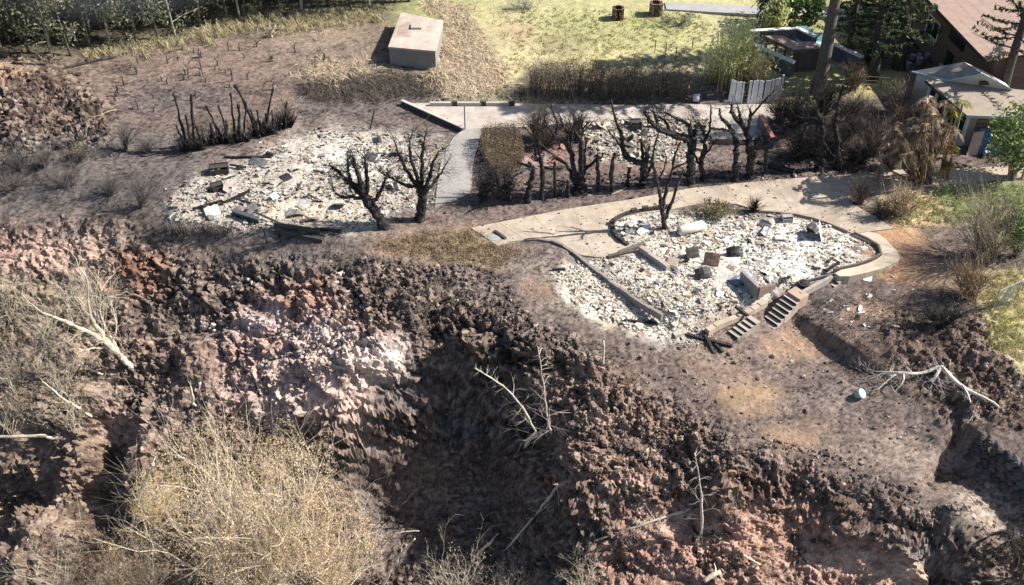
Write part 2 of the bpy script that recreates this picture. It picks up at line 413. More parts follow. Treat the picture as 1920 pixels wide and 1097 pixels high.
crag = np.abs(fbm(FX / .95, FY / .95, 97, 5, .68))
quiet = smooth(-.55, .15, fbm(FX / 5.5, FY / 4.5, 99, 2))            # bare soil patches between the rubble
rel = (big - 0.25) * 0.85 + ((rill - .35) * .62 + (crag - .3) * .46 + bump1 * 0.16 * patch + bump2 * 0.18 * patch + bump3 * 0.15) * (.3 + .7 * quiet) + fbm(FX / .6, FY / .6, 41, 4, .65) * 0.10
FL = look(np.clip(_flat + _pad, 0, 1), UU, VV)
_e = 0.35
_nx = -(z_mid(GXX + _e, GYY) - z_mid(GXX - _e, GYY)) / (2 * _e)
_ny = -(z_mid(GXX, GYY + _e) - z_mid(GXX, GYY - _e)) / (2 * _e)
_nl = np.sqrt(_nx ** 2 + _ny ** 2 + 1)
_k = rel * RG * near + near * (1 - FL) * np.clip(RG, 0.02, .2) * .12 * fbm(GXX / .5, GYY / .5, 71, 3)
ZZ = ZS + _k / _nl
GX2 = GXX + _k * _nx / _nl + wx * 0.14 * RG * near
GY2 = GYY + _k * _ny / _nl + wy * 0.14 * RG * near
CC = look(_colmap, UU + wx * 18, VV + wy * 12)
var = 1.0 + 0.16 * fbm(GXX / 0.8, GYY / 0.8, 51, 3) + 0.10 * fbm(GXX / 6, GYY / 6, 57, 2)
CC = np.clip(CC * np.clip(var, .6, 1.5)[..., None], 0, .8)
burnt = smooth(.34, .2, CC.mean(-1)) * smooth(.45, .7, CC[..., 2] / (CC[..., 0] + 1e-6))
sp = smooth(-.15, .55, fbm(FX / .30, FY / .30, 81, 4, .8)); sp2 = smooth(0, .5, fbm(FX / 2.1, FY / 1.5, 87, 3, .6))
CC = CC * ((1.18 + .08 * np.clip(RG, 0, 1)) - burnt * (.66 * sp + .34 * sp2))[..., None]
# burnt crust on some clods, ash and painted sunlit specks on others
crust = smooth(0.55, 0.8, c2 * 0.6 + 0.4 * c1) * np.clip(RG, 0, 1)
CC = CC * (1 - 0.42 * crust[..., None])
pale = smooth(0.70, 0.88, c3) * 0.42 * np.clip(RG + .15, 0, 1)
CC = CC * (1 - pale[..., None]) + alb(205, 185, 165) * pale[..., None]

_k = np.clip(RG, 0, 1)[..., None]; _g = CC.mean(-1, keepdims=True)
CC = CC * (1 - _k) + (_g + (CC - _g) * .9) * _k * np.array([.90, .83, .79])
def new_mesh(name, verts, faces, colors=None, smooth_shade=False):
    """verts (n,3); faces: list of int arrays (m,k)"""
    me = bpy.data.meshes.new(name)
    verts = np.asarray(verts, np.float32)
    if not isinstance(faces, (list, tuple)): faces = [faces]
    faces = [np.asarray(f, np.int32) for f in faces if len(f)]
    me.vertices.add(len(verts)); me.vertices.foreach_set('co', verts.ravel())
    nl = sum(f.size for f in faces); nf = sum(len(f) for f in faces)
    me.loops.add(nl); me.polygons.add(nf)
    me.loops.foreach_set('vertex_index', np.concatenate([f.ravel() for f in faces]))
    tot = np.concatenate([np.full(len(f), f.shape[1], np.int32) for f in faces])
    start = np.concatenate([[0], np.cumsum(tot)[:-1]]).astype(np.int32)
    me.polygons.foreach_set('loop_start', start); me.polygons.foreach_set('loop_total', tot)
    me.polygons.foreach_set('use_smooth', np.full(nf, bool(smooth_shade)) if np.ndim(smooth_shade) == 0 else np.asarray(smooth_shade, bool))
    me.update(calc_edges=True)
    if colors is not None:
        at = me.color_attributes.new('Col', 'FLOAT_COLOR', 'POINT')
        c4 = np.ones((len(verts), 4), np.float32); c4[:, :3] = np.asarray(colors).reshape(-1, 3)
        at.data.foreach_set('color', c4.ravel())
    return me
def link(name, me, mat=None, parent=None, **tags):
    o = bpy.data.objects.new(name, me)
    col.objects.link(o)
    if mat is not None and me is not None and not me.materials: me.materials.append(mat)
    if parent is not None: o.parent = parent
    for k, v in tags.items(): o[k] = v
    return o

# ---------------------------------------------------------------- materials
MATS = {}
def mat(name, color=None, attr=False, rough=0.9, bump=0.0, bscale=20.0, vary=0.25, vscale=6.0, spec=0.2, c2=None, metal=0.0, wave=None, transl=0.0):
    if name in MATS: return MATS[name]
    m = bpy.data.materials.new(name); m.use_nodes = True
    nt = m.node_tree; N = nt.nodes; L = nt.links
    b = N['Principled BSDF']
    b.inputs['Roughness'].default_value = rough
    b.inputs['Specular IOR Level'].default_value = spec
    b.inputs['Metallic'].default_value = metal
    tc = N.new('ShaderNodeTexCoord')
    no = N.new('ShaderNodeTexNoise'); no.inputs['Scale'].default_value = vscale; no.inputs['Detail'].default_value = 6; no.inputs['Roughness'].default_value = 0.65
    L.new(tc.outputs['Object'], no.inputs['Vector'])
    mx = N.new('ShaderNodeMix'); mx.data_type = 'RGBA'; mx.blend_type = 'MIX'
    if attr:
        a = N.new('ShaderNodeAttribute'); a.attribute_name = 'Col'
        base = a.outputs['Color']
    else:
        rg = N.new('ShaderNodeRGB'); rg.outputs[0].default_value = (*color, 1); base = rg.outputs[0]
    hs = N.new('ShaderNodeMix'); hs.data_type = 'RGBA'; hs.blend_type = 'MULTIPLY'; hs.inputs[0].default_value = 1.0
    rp = N.new('ShaderNodeMapRange'); rp.inputs['From Min'].default_value = 0.3; rp.inputs['From Max'].default_value = 0.7
    rp.inputs['To Min'].default_value = 1 - vary; rp.inputs['To Max'].default_value = 1 + vary
    L.new(no.outputs['Fac'], rp.inputs['Value'])
    L.new(base, hs.inputs[6])
    cb = N.new('ShaderNodeCombineColor')
    for i in range(3): L.new(rp.outputs[0], cb.inputs[i])
    L.new(cb.outputs[0], hs.inputs[7])
    out = hs.outputs[2]
    if c2 is not None:
        n2 = N.new('ShaderNodeTexNoise'); n2.inputs['Scale'].default_value = vscale * 0.35; n2.inputs['Detail'].default_value = 8; n2.inputs['Roughness'].default_value = 0.7
        L.new(tc.outputs['Object'], n2.inputs['Vector'])
        r2 = N.new('ShaderNodeMapRange'); r2.inputs['From Min'].default_value = 0.48; r2.inputs['From Max'].default_value = 0.68
        L.new(n2.outputs['Fac'], r2.inputs['Value'])
        L.new(r2.outputs[0], mx.inputs[0]); L.new(out, mx.inputs[6]); mx.inputs[7].default_value = (*c2, 1)
        out = mx.outputs[2]
    L.new(out, b.inputs['Base Color'])
    if bump:
        bn = N.new('ShaderNodeTexNoise'); bn.inputs['Scale'].default_value = bscale; bn.inputs['Detail'].default_value = 5; bn.inputs['Roughness'].default_value = 0.7
        L.new(tc.outputs['Object'], bn.inputs['Vector'])
        bp = N.new('ShaderNodeBump'); bp.inputs['Strength'].default_value = min(1.0, bump); bp.inputs['Distance'].default_value = 0.12 * bump
        L.new(bn.outputs['Fac'], bp.inputs['Height']); L.new(bp.outputs[0], b.inputs['Normal'])
    if transl:
        ts = N.new('ShaderNodeBsdfTranslucent'); L.new(out, ts.inputs['Color'])
        ms = N.new('ShaderNodeMixShader'); ms.inputs[0].default_value = transl
        L.new(b.outputs[0], ms.inputs[1]); L.new(ts.outputs[0], ms.inputs[2])
        L.new(ms.outputs[0], N['Material Output'].inputs['Surface'])
    MATS[name] = m
    return m
M_GROUND = mat('burnt_earth', attr=True, rough=0.97, bump=0.8, bscale=6.0, vary=0.38, vscale=5.0, spec=0.08)
n_r, n_c = GXX.shape
idx = np.arange(n_r * n_c).reshape(n_r, n_c)
quads = np.stack([idx[:-1, :-1], idx[:-1, 1:], idx[1:, 1:], idx[1:, :-1]], -1).reshape(-1, 4)
V = np.stack([GX2, GY2, ZZ], -1).reshape(-1, 3)
me = new_mesh('ground', V, quads, CC.reshape(-1, 3), (RG[:-1, :-1] < 0.3).ravel())
link('ground', me, M_GROUND, kind='structure', label='burnt brown hillside and platform with ash, lawn and rubble')
# ---------------------------------------------------------------- builders
def unit(v):
    v = np.asarray(v, float); n = np.linalg.norm(v)
    return v / n if n > 1e-9 else np.array([0, 0, 1.0])
def origin(o):
    p = np.zeros(3)
    while o is not None:
        p += np.array(o.location); o = o.parent
    return p
class Geo:
    def __init__(s): s.v = []; s.f = {}; s.c = []; s.n = 0
    def add(s, v, f, c=(0.5, 0.5, 0.5)):
        v = np.asarray(v, float); f = np.asarray(f, int)
        s.v.append(v); s.f.setdefault(f.shape[1], []).append(f + s.n)
        c = np.asarray(c, float)
        s.c.append(np.broadcast_to(c, (len(v), 3)) if c.ndim == 1 else c)
        s.n += len(v)
    def tube(s, P, r, sides=5, c=(0.5, 0.5, 0.5), cap=True, rag=0.0):
        P = np.asarray(P, float); n = len(P)
        r = np.broadcast_to(np.asarray(r, float), (n,))
        T = np.gradient(P, axis=0); T /= np.linalg.norm(T, axis=1)[:, None] + 1e-9
        ref = np.array([0.31, 0.83, 0.46]) if abs(T[0][2]) > 0.7 else np.array([0.05, 0.1, 1.0])
        A = np.cross(T, ref); A /= np.linalg.norm(A, axis=1)[:, None] + 1e-9
        B = np.cross(T, A)
        t = np.arange(sides) / sides * 2 * np.pi
        rr_ = r[:, None, None] * (1 + (rng.normal(0, rag, (n, sides, 1)) if rag else 0))
        ring = P[:, None, :] + rr_ * (np.cos(t)[None, :, None] * A[:, None, :] + np.sin(t)[None, :, None] * B[:, None, :])
        i = np.arange(n - 1)[:, None] * sides; j = np.arange(sides)[None, :]; k = (j + 1) % sides
        f = np.stack([i + j, i + k, i + k + sides, i + j + sides], -1).reshape(-1, 4)
        v = ring.reshape(-1, 3)
        base = s.n
        s.add(v, f, c)
        if cap and sides > 3:
            s.f.setdefault(sides, []).append(np.array([[base + (n - 1) * sides + q for q in range(sides)]]))
            s.f.setdefault(sides, []).append(np.array([[base + sides - 1 - q for q in range(sides)]]))
        return s
    def box(s, cen, ax, ay, az, c=(0.5, 0.5, 0.5)):
        cen, ax, ay, az = (np.asarray(q, float) for q in (cen, ax, ay, az))
        v = [cen + i * ax + j * ay + k * az for k in (-1, 1) for j in (-1, 1) for i in (-1, 1)]
        f = [[0, 2, 3, 1], [4, 5, 7, 6], [0, 1, 5, 4], [2, 6, 7, 3], [0, 4, 6, 2], [1, 3, 7, 5]]
        s.add(v, f, c); return s
    def bar(s, a, b, w, h, c=(0.5, 0.5, 0.5), up=(0, 0, 1)):
        """a box from a to b, w wide and h high"""
        a = np.asarray(a, float); b = np.asarray(b, float)
        d = unit(b - a); sd = unit(np.cross(d, up)); u2 = np.cross(sd, d)
        return s.box((a + b) / 2, (b - a) / 2, sd * w / 2, u2 * h / 2, c)
    def prism(s, P, z0, z1, c=(0.5, 0.5, 0.5)):
        P = np.asarray(P, float)[:, :2]
        if sum(P[i][0] * P[(i + 1) % len(P)][1] - P[(i + 1) % len(P)][0] * P[i][1] for i in range(len(P))) < 0: P = P[::-1]
        n = len(P)
        z0 = np.broadcast_to(z0, (n,)); z1 = np.broadcast_to(z1, (n,))
        v = np.concatenate([np.column_stack([P, z0]), np.column_stack([P, z1])])
        b = s.n
        s.add(v, [[i, (i + 1) % n, n + (i + 1) % n, n + i] for i in range(n)], c)
        s.f.setdefault(n, []).append(np.array([[b + n + i for i in range(n)]]))
        s.f.setdefault(n, []).append(np.array([[b + n - 1 - i for i in range(n)]]))
        return s
    def face(s, P, c=(0.5, 0.5, 0.5)):
        s.add(P, [list(range(len(P)))], c); return s
    def leaves(s, P, size, c, flat=0.0, r=None, aspect=0.55, hang=0.0):
        """leaf-sized quads at P"""
        r = r or rng
        P = np.asarray(P, float); n = len(P)
        if n == 0: return s
        d = r.normal(size=(n, 3)); d[:, 2] = d[:, 2] * (1 - flat) - hang; d /= np.linalg.norm(d, axis=1)[:, None]
        e = np.cross(d, r.normal(size=(n, 3))); e /= np.linalg.norm(e, axis=1)[:, None]
        L = (np.broadcast_to(size, (n,)) * r.uniform(0.6, 1.3, n))[:, None]
        v = np.stack([P - d * L * .5, P + e * L * aspect * .5, P + d * L * .5, P - e * L * aspect * .5], 1).reshape(-1, 3)
        f = np.arange(n * 4).reshape(n, 4)
        c = np.asarray(c, float)
        c = np.clip(c * 1.35, 0, .85)
        if c.ndim == 2 and len(c) == n: c = np.repeat(c, 4, 0)
        s.add(v, f, c); return s
    def build(s, name, m, parent=None, smooth_shade=False, **tags):
        v = np.concatenate(s.v) - (origin(parent) if parent is not None else 0)
        if parent is None and tags.pop('recenter', True):
            lo = v.min(0); hi = v.max(0); o0 = np.array([(lo[0] + hi[0]) / 2, (lo[1] + hi[1]) / 2, lo[2]])
        else: o0 = np.zeros(3)
        me = new_mesh(name, v - o0, [np.concatenate(q) for q in s.f.values()], np.concatenate(s.c), smooth_shade)
        o = link(name, me, m, parent, **tags)
        o.location = o0
        return o
def thing(name, label, cat, loc=(0, 0, 0), group=None):
    o = bpy.data.objects.new(name, None); col.objects.link(o)
    o.location = tuple(float(q) for q in loc); o.empty_display_size = 0.3
    o['label'] = label; o['category'] = cat; o['kind'] = 'thing'
    if group: o['group'] = group
    return o
def T(label, cat, group=None):
    d = dict(label=label, category=cat, kind='thing')
    if group: d['group'] = group
    return d
def tint(base, n, amt=0.25, r=None):
    r = r or rng
    base = np.asarray(base, float)
    k = r.uniform(1 - amt, 1 + amt, (n, 1))
    return np.clip(base * k * r.uniform(1 - amt * .3, 1 + amt * .3, (n, 3)), 0, .9)
def pick(cols, n, w=None, r=None):
    r = r or rng
    cols = np.asarray(cols)
    return cols[r.choice(len(cols), n, p=None if w is None else np.asarray(w) / np.sum(w))]
def resample(P, k=2):
    """smooth a traced line"""
    P = np.asarray(P, float)
    for _ in range(k):
        Q = [P[0]]
        for a, b in zip(P[:-1], P[1:]): Q += [a * .75 + b * .25, a * .25 + b * .75]
        Q.append(P[-1]); P = np.array(Q)
    return P
def limb_pts(line, y0, lean=0.0, wob=0.04):
    """traced limb -> points in space near the plane y = y0, leaning towards (-) or away (+) from the camera along its length"""
    n = len(line)
    P = []; rad = []
    for i, q in enumerate(line):
        y = y0 + lean * i / max(1, n - 1)
        p = at_y(q[0], q[1], y)
        P.append(p); rad.append(q[2] * m_per_px(p) * 0.5)
    X = np.column_stack([np.array(P), rad])
    X = resample(X, 2)
    X[1:-1, :3] += rng.normal(0, wob, (len(X) - 2, 3)) * np.minimum(1, X[1:-1, 3:4] * 8)
    X[1:-1, 3] *= rng.uniform(0.85, 1.15, len(X) - 2)
    return X[:, :3], X[:, 3]
def grow(geo, p, d, L, r, lev, seg=4, bend=0.25, up=0.1, kids=3, ang=0.7, sides=4, shrink=0.62, tips=None, r_=None, c=(0.03, 0.028, 0.027), taper=0.35):
    q = r_ or random
    P = [np.array(p, float)]; d = unit(d); D = [d]
    for i in range(seg):
        d = unit(d + np.array([q.gauss(0, bend), q.gauss(0, bend), q.gauss(0, bend) + up]))
        P.append(P[-1] + d * L / seg); D.append(d)
    rad = np.linspace(r, r * taper, seg + 1)
    geo.tube(P, rad, 3 if lev <= 1 else sides, c, cap=False)
    if tips is not None: tips.append(P[-1]); tips.append(P[len(P) // 2])
    if lev > 0:
        for k in range(kids):
            t = q.uniform(0.3, 1.0) if k else 1.0
            i = min(seg, int(round(t * seg)))
            side = unit(np.cross(D[i], [q.gauss(0, 1), q.gauss(0, 1), q.gauss(0, 1)]))
            a = q.gauss(ang, 0.2)
            nd = D[i] * math.cos(a) + side * math.sin(a)
            grow(geo, P[i], nd, L * shrink * q.uniform(0.7, 1.2), max(rad[i] * 0.7, 0.004), lev - 1, max(2, seg - 1), bend, up, kids, ang, sides, shrink, tips, r_, c, taper)

CHAR = np.array([0.018, 0.016, 0.016]); CHAR2 = np.array([0.05, 0.045, 0.043])
M_CHAR = mat('charred_wood', attr=True, rough=0.75, bump=0.6, bscale=14, vary=0.5, vscale=9, spec=0.25, c2=(0.10, 0.095, 0.09))
M_TWIG = mat('twig', attr=True, rough=0.85, vary=0.3, vscale=3, spec=0.15)
M_LEAF = mat('leaf', attr=True, rough=0.7, vary=0.2, vscale=2, spec=0.2, transl=0.35)
M_BARK = mat('bark', attr=True, rough=0.9, bump=0.8, bscale=9, vary=0.35, vscale=5, spec=0.1)
M_CONC = mat('concrete', attr=True, rough=0.9, bump=0.15, bscale=30, vary=0.14, vscale=1.1, spec=0.2, c2=None)
M_PAINT = mat('painted_surface', attr=True, rough=0.7, bump=0.06, bscale=25, vary=0.12, vscale=2.5, spec=0.3)
M_DEBRIS = mat('debris', attr=True, rough=0.9, bump=0.4, bscale=16, vary=0.35, vscale=5, spec=0.2)
M_STONE = mat('stone', attr=True, rough=0.92, bump=0.7, bscale=8, vary=0.35, vscale=4, spec=0.15)
M_ROOF = mat('roofing', attr=True, rough=0.92, bump=0.2, bscale=22, vary=0.16, vscale=1.6, spec=0.15)
M_METAL = mat('weathered_metal', attr=True, rough=0.5, bump=0.1, bscale=20, vary=0.25, vscale=4, spec=0.4, metal=0.3)
M_GLASS = mat('window_glass', color=(0.02, 0.025, 0.03), rough=0.12, vary=0.05, spec=0.6)
# ---------------------------------------------------------------- paving
C_CONC = alb(212, 194, 168)
def slab(name, poly, z1, z0, c, m=M_CONC, **tags):
    g = Geo().prism([at_z(u, v, z1) for u, v in poly], z0, z1, c)
    return g.build(name, m, **tags)
def dens(poly, k=2):
    P = resample(np.array(list(poly) + [poly[0]], float), k)
    return [tuple(q) for q in P[:-1]]
M_DRIVE = mat('stained_concrete', attr=True, rough=.92, bump=.2, bscale=20, vary=.2, vscale=1.3, c2=tuple(alb(160, 142, 124)))
slab('driveway', POLY_DRIVE, 0.09, -0.6, alb(192, 173, 150), M_DRIVE, kind='structure', label='pale concrete driveway curving past the burnt house platform')
drv = bpy.data.objects['driveway']
for u0, v0, u1, v1 in ((935,417,985,449),(1000,404,1050,455),(1075,390,1110,476),(1180,374,1152,412),(1270,358,1290,384),(1360,346,1385,380),(1450,338,1490,402),(1540,330,1580,372),(1500,404,1600,388),(1545,416,1650,410),(1640,323,1650,358),(1740,318,1770,344),(1090,450,1146,436)):
    a, b = at_z(u0, v0, .093), at_z(u1, v1, .093)
    Geo().bar(a, b, .022, .006, alb(150, 134, 116)).build('joint', M_CONC, drv)
slab('walkway', dens(POLY_WALK, 1), 0.15, -0.9, alb(206, 188, 160), kind='structure', label='curved concrete walkway edging the burnt house platform')
slab('upper_pavement', POLY_PAD, 0.085, -0.9, alb(192, 180, 168), M_DRIVE, kind='structure', label='grey concrete pavement behind the burnt trees')
slab('path', POLY_PATH, 0.075, -0.3, alb(166, 158, 154), kind='structure', label='grey concrete path running down beside the brown hedge')
slab('road', [(1246,4),(1330,8),(1440,12),(1600,18),(1600,32),(1420,27),(1330,22),(1250,17)], 0.5, 0.0, alb(170, 168, 170), kind='structure', label='grey road at the far edge of the lawn')
slab('house_floor', [(505,395),(560,376),(640,380),(690,400),(660,428),(560,436),(500,424)], 0.03, -0.2, alb(206, 186, 158), kind='structure', label='bare tan floor slab swept clear in the left ruin')

# ---------------------------------------------------------------- walls, kerbs and steps
def wall_line(name, line, w, h, c, label, cat='wall', z0=0.0, m=M_CONC, group=None, pieces=1, jitter=0.0):
    """a low wall along traced ground points; built of blocks"""
    P = resample(np.array([at_z(u, v, z0) for u, v in line]), 1) if len(line) > 2 else np.array([at_z(u, v, z0) for u, v in line])
    root = thing(name, label, cat, P[0], group)
    seg = np.concatenate([[0], np.cumsum(np.linalg.norm(np.diff(P, axis=0), axis=1))])
    n = max(1, int(round(seg[-1] / pieces)))
    for k in range(n):
        a, b = seg[-1] * k / n, seg[-1] * (k + 1) / n - 0.012
        pa = np.array([np.interp(a, seg, P[:, i]) for i in range(3)]); pb = np.array([np.interp(b, seg, P[:, i]) for i in range(3)])
        hh = h * (1 + random.uniform(-jitter, jitter))
        g = Geo().bar(pa + [0, 0, hh / 2 - 0.15], pb + [0, 0, hh / 2 - 0.15], w, hh + 0.3, tint(c, 1, 0.12)[0])
        g.build('block', m, root)
    return root
C_WALL = alb(150, 136, 128)
wall_line('kerb', [(985,452),(1022,450),(1060,463),(1090,488),(1150,534),(1200,569),(1242,594)], 0.2, 0.2, C_WALL, 'long low concrete kerb wall curving down the ash apron', 'kerb wall', 0.0, pieces=.9, jitter=.3)
wall_line('footing', [(1200,472),(1226,489),(1252,508)], 0.30, 0.45, alb(172, 156, 146), 'short grey footing wall standing in the ash of the near ruin', 'wall', 0.0, pieces=1.0, jitter=.1)
wall_line('footing', [(1060,553-60),(1062,495)], 0.2, 0.1, C_WALL, 'small kerb stub at the top of the ash apron', 'kerb stub', 0.0) if False else None
wall_line('planter_edge', [(1258,392),(1215,396),(1180,402),(1154,412),(1147,424),(1150,440),(1160,452),(1178,462)], 0.24, 0.34, CHAR2 * 1.2, 'charred rubble planter edge round the thin tree base', 'planter wall', 0.0, M_STONE, pieces=0.42, jitter=.35)
wall_line('kerb', [(1600,440),(1638,457),(1654,471),(1651,482),(1618,497),(1562,510)], 0.12, 0.26, alb(120, 104, 96), 'thin dark kerb lining the inside of the curved walkway', 'kerb', 0.0, pieces=1.0)
wall_line('kerb', [(1590,437),(1562,424),(1530,412),(1480,402),(1420,398)], 0.14, 0.2, alb(170, 150, 132), 'thin brown kerb between driveway and near ruin', 'kerb', 0.0, pieces=1.2)
wall_line('foundation_wall', [(1326,620),(1352,606),(1400,586),(1436,566)], 0.35, 0.10, alb(190, 168, 146), 'tan foundation wall along the front of the near ruin', 'foundation', -0.55, pieces=0.6, jitter=.6)
wall_line('foundation_wall', [(1500,552),(1530,536),(1560,520)], 0.22, 0.16, alb(170, 158, 148), 'grey foundation wall between the two right flights of steps', 'foundation', -0.1, pieces=0.9, jitter=.1)
# the corner of a wall still standing near the steps
r_ = thing('wall_corner', 'grey block wall corner still standing above the steps', 'wall', at_z(1420, 556, 0))
A, B, C_ = at_z(1388, 528, 0), at_z(1419, 558, 0), at_z(1450, 545, 0)
for k in range(4):
    a = A + (B - A) * k / 4; b = A + (B - A) * (k + .985) / 4
    Geo().bar(a + [0, 0, .42], b + [0, 0, .42], .2, .95 - .03 * (k % 2), alb(150, 146, 146)).build('block', M_CONC, r_)
for k in range(3):
    a = B + (C_ - B) * (k + .09) / 3; b = B + (C_ - B) * (k + 1.07) / 3
    Geo().bar(a + [0, 0, .38], b + [0, 0, .38], .2, (.9, .62, .4)[k], alb(150, 122, 108)).build('block', M_CONC, r_)
def steps(label, top, z0, n, d, wdir, width, tread, rise_, landing=0.0):
    t = at_z(*top, z0); d = np.array([*unit((*d, 0))[:2], 0.0]); w = np.array([*unit((*wdir, 0))[:2], 0.0])
    root = thing('steps', label, 'steps', t)
    if landing:
        g = Geo().box(t - d * landing / 2 + w * width / 2 - [0, 0, .42], d * landing / 2, w * width / 2, [0, 0, .42], alb(190, 158, 132)); g.build('landing', M_CONC, root)
    for k in range(n):
        z = z0 - rise_ * (k + 1)
        c = t + d * tread * (k + .5) + w * width / 2
        g = Geo().box([c[0], c[1], z - .42], d * tread * .497, w * width / 2 * random.uniform(.97, 1.03), [0, 0, .42], tint(alb(186, 170, 154), 1, .12)[0])
        st = g.build('step', M_CONC, root)
        e = t + d * tread * (k + 1) + w * width / 2
        Geo().box([e[0], e[1], z - .1], d * .012, w * width / 2 * .96, [0, 0, .098], CHAR2 * .8).build('riser_shade', M_CHAR, st)  # dark face that puts the riser's shade into its colour
    return root
steps('flight of ash-strewn concrete steps with seven shade-darkened risers', (1476, 546), 0.02, 7, (-.80, -.60), (.62, -.78), 1.05, .30, .19, .8)
steps('broken lower flight of concrete steps beside the crossed beams', (1408, 588), -0.3, 5, (-.84, -.5), (.62, -.78), .8, .34, .13)
steps('short flight of two dark steps at the walkway end', (1566, 503), 0.1, 3, (-.86, -.5), (.62, -.78), .95, .32, .17)

# retaining edge of the upper pavement, with its leaning rail posts
r_ = thing('retaining_wall', 'dark soot-stained retaining wall at the end of the upper pavement', 'wall', at_z(757, 194, 0))
A, B = at_z(754, 193, .12), at_z(868, 244, .12)
for k in range(8):
    a = A + (B - A) * k / 8; b = A + (B - A) * (k + .99) / 8
    Geo().bar(a - [0, 0, .55], b - [0, 0, .55], .22, 1.5, alb(86, 80, 80)).build('panel', M_CONC, r_)
    Geo().bar(a + [0, 0, .24], b + [0, 0, .24], .26, .07, alb(196, 184, 170)).build('coping', M_CONC, r_)
for k, (u0, v0, u1, v1, lab) in enumerate([(764, 222, 784, 199, 'leftmost'), (786, 236, 806, 216, 'second'), (822, 240, 840, 222, 'third')]):
    a = at_z(u0, v0, -.6); b = at_z(u1, v1, .3)
    Geo().tube([a, b], .045, 5, alb(150, 142, 138)).build('prop_pole', M_METAL, **T(lab + ' of three grey poles propped against the dark retaining wall', 'pole'))
p = at_z(872, 242, .08)
Geo().tube([p, p + [0, 0, rise(p, 199)]], .05, 6, alb(120, 112, 108)).build('post', M_METAL, **T('thin upright grey post at the corner of the upper pavement', 'post'))
p = ground(693, 244)
Geo().tube([p - [0, 0, .1], at_y(702, 206, p[1])], .06, 6, CHAR2).build('post', M_CHAR, **T('leaning charred post behind the left ruin', 'post'))
r_ = thing('low_wall', 'long low grey wall with dark gaps along the pavement back edge', 'wall', at_z(806, 197, .08))
edges = [806, 848, 858, 902, 912, 954, 966]
for k in range(0, 6):
    a = at_z(edges[k], 197.5, .085); b = at_z(edges[k + 1] - .6, 197.5, .085)
    hh = .28 if k % 2 == 0 else .36
    Geo().bar(a + [0, 0, hh / 2], b + [0, 0, hh / 2], .25, hh, alb(186, 176, 168) if k % 2 == 0 else alb(80, 72, 70)).build('block' if k % 2 == 0 else 'gap_block', M_CONC, r_)
# red-topped wall at the middle ruin
r_ = thing('planter_wall', 'grey wall with a bright red top at the middle ruin', 'wall', at_z(1434, 262, 0))
A, B = at_z(1423, 234, 0.1), at_z(1446, 278, 0.1)
g = Geo(); g.bar(A + [0, 0, .4], B + [0, 0, .4], .3, .95, alb(110, 116, 122)); g.build('wall_body', M_CONC, r_)
g = Geo(); g.bar(A + [0, 0, .92], B + [0, 0, .92], .3, .08, alb(196, 110, 98)); g.build('coping', M_PAINT, r_)
r_ = thing('step_wall', 'low brown retaining step in front of the middle ruin', 'wall', at_z(1342, 266, 0))
for k in range(5):
    A, B = at_z(1342, 266, .1), at_z(1442, 268, .1)
    a = A + (B - A) * k / 5; b = A + (B - A) * (k + .99) / 5
    Geo().bar(a + [0, -.05, .1], b + [0, -.05, .1], .3, .55, tint(alb(140, 120, 112), 1, .1)[0]).build('block', M_CONC, r_)

# ---------------------------------------------------------------- concrete tank hut
p = ground(727, 121)
hb = rise(p, 87)
zt = p[2] + hb
r_ = thing('concrete_hut', 'pale flat-roofed concrete hut at the edge of the lawn', 'hut', p)
Q = [at_z(729, 87, zt), at_z(816, 95, zt), at_z(830, 39, zt), at_z(753, 24, zt)]
Geo().prism(Q, p[2] - .6, zt - .16, alb(150, 144, 138)).build('wall', M_CONC, r_)
cq = sum(Q) / 4
Geo().prism([cq + (q - cq) * 1.025 for q in Q], zt - .16, zt, alb(204, 186, 170)).build('roof', mat('stained_roof', attr=True, rough=.92, bump=.2, bscale=18, vary=.2, vscale=.9, c2=tuple(alb(160, 135, 120))), r_)
h_ = at_z(781, 51, zt)
Geo().box(h_ + [0, 0, .09], [.45, 0, 0], [0, .45, 0], [0, 0, .09], alb(190, 172, 160)).build('hatch', M_CONC, r_)
e = Q[0] + (Q[1] - Q[0]) * .96
Geo().bar(e + [.02, -.06, -hb - .1], e + [.02, -.06, -.17], .12, .12, alb(176, 164, 150)).build('corner_post', M_CONC, r_)

# two little brick stumps on the lawn
def brick_stack(u, v, top, n, label, c, hole):
    p = ground(u, v); hh = rise(p, top)
    root = thing('brick_incinerator', label, 'brick stack', p)
    w = n * .5
    rows = max(3, int(hh / .22))
    for k in range(rows):
        z = p[2] + (k + .5) * hh / rows
        for s_, (dx, dy) in enumerate([(0, -1), (1, 0), (0, 1), (-1, 0)]):
            m_ = 4
            for q in range(m_):
                t = (q + .5) / m_ * 2 - 1 + (.12 if k % 2 else -.12)
                cx = p[0] + (dx * (w - .1) if dx else t * (w - .22)); cy = p[1] + (dy * (w - .1) if dy else t * (w - .22))
                if hole and dy == -1 and q in (1, 2) and .15 < (k / rows) < .7: continue
                hx, hy = (.1, w / m_ * .96) if dx else (w / m_ * .96, .1)
                Geo().box([cx, cy, z], [hx, 0, 0], [0, hy, 0], [0, 0, hh / rows / 2 * .95], tint(c, 1, .25)[0]).build('brick', M_STONE, root)
    g = Geo(); g.box([p[0], p[1], p[2] + hh * .3], [w - .24, 0, 0], [0, w - .24, 0], [0, 0, hh * .3], (.03, .03, .03)); g.build('dark_core', M_DEBRIS, root)  # near-black box filling the inside of the stack
    return root
brick_stack(1158, 35, 14, 1.0, 'small brown brick stack with a dark opening on the lawn', alb(150, 118, 90), True)
brick_stack(1229, 27, 4, 1.1, 'square grey-brown brick stack near the road on the lawn', alb(170, 140, 122), False)

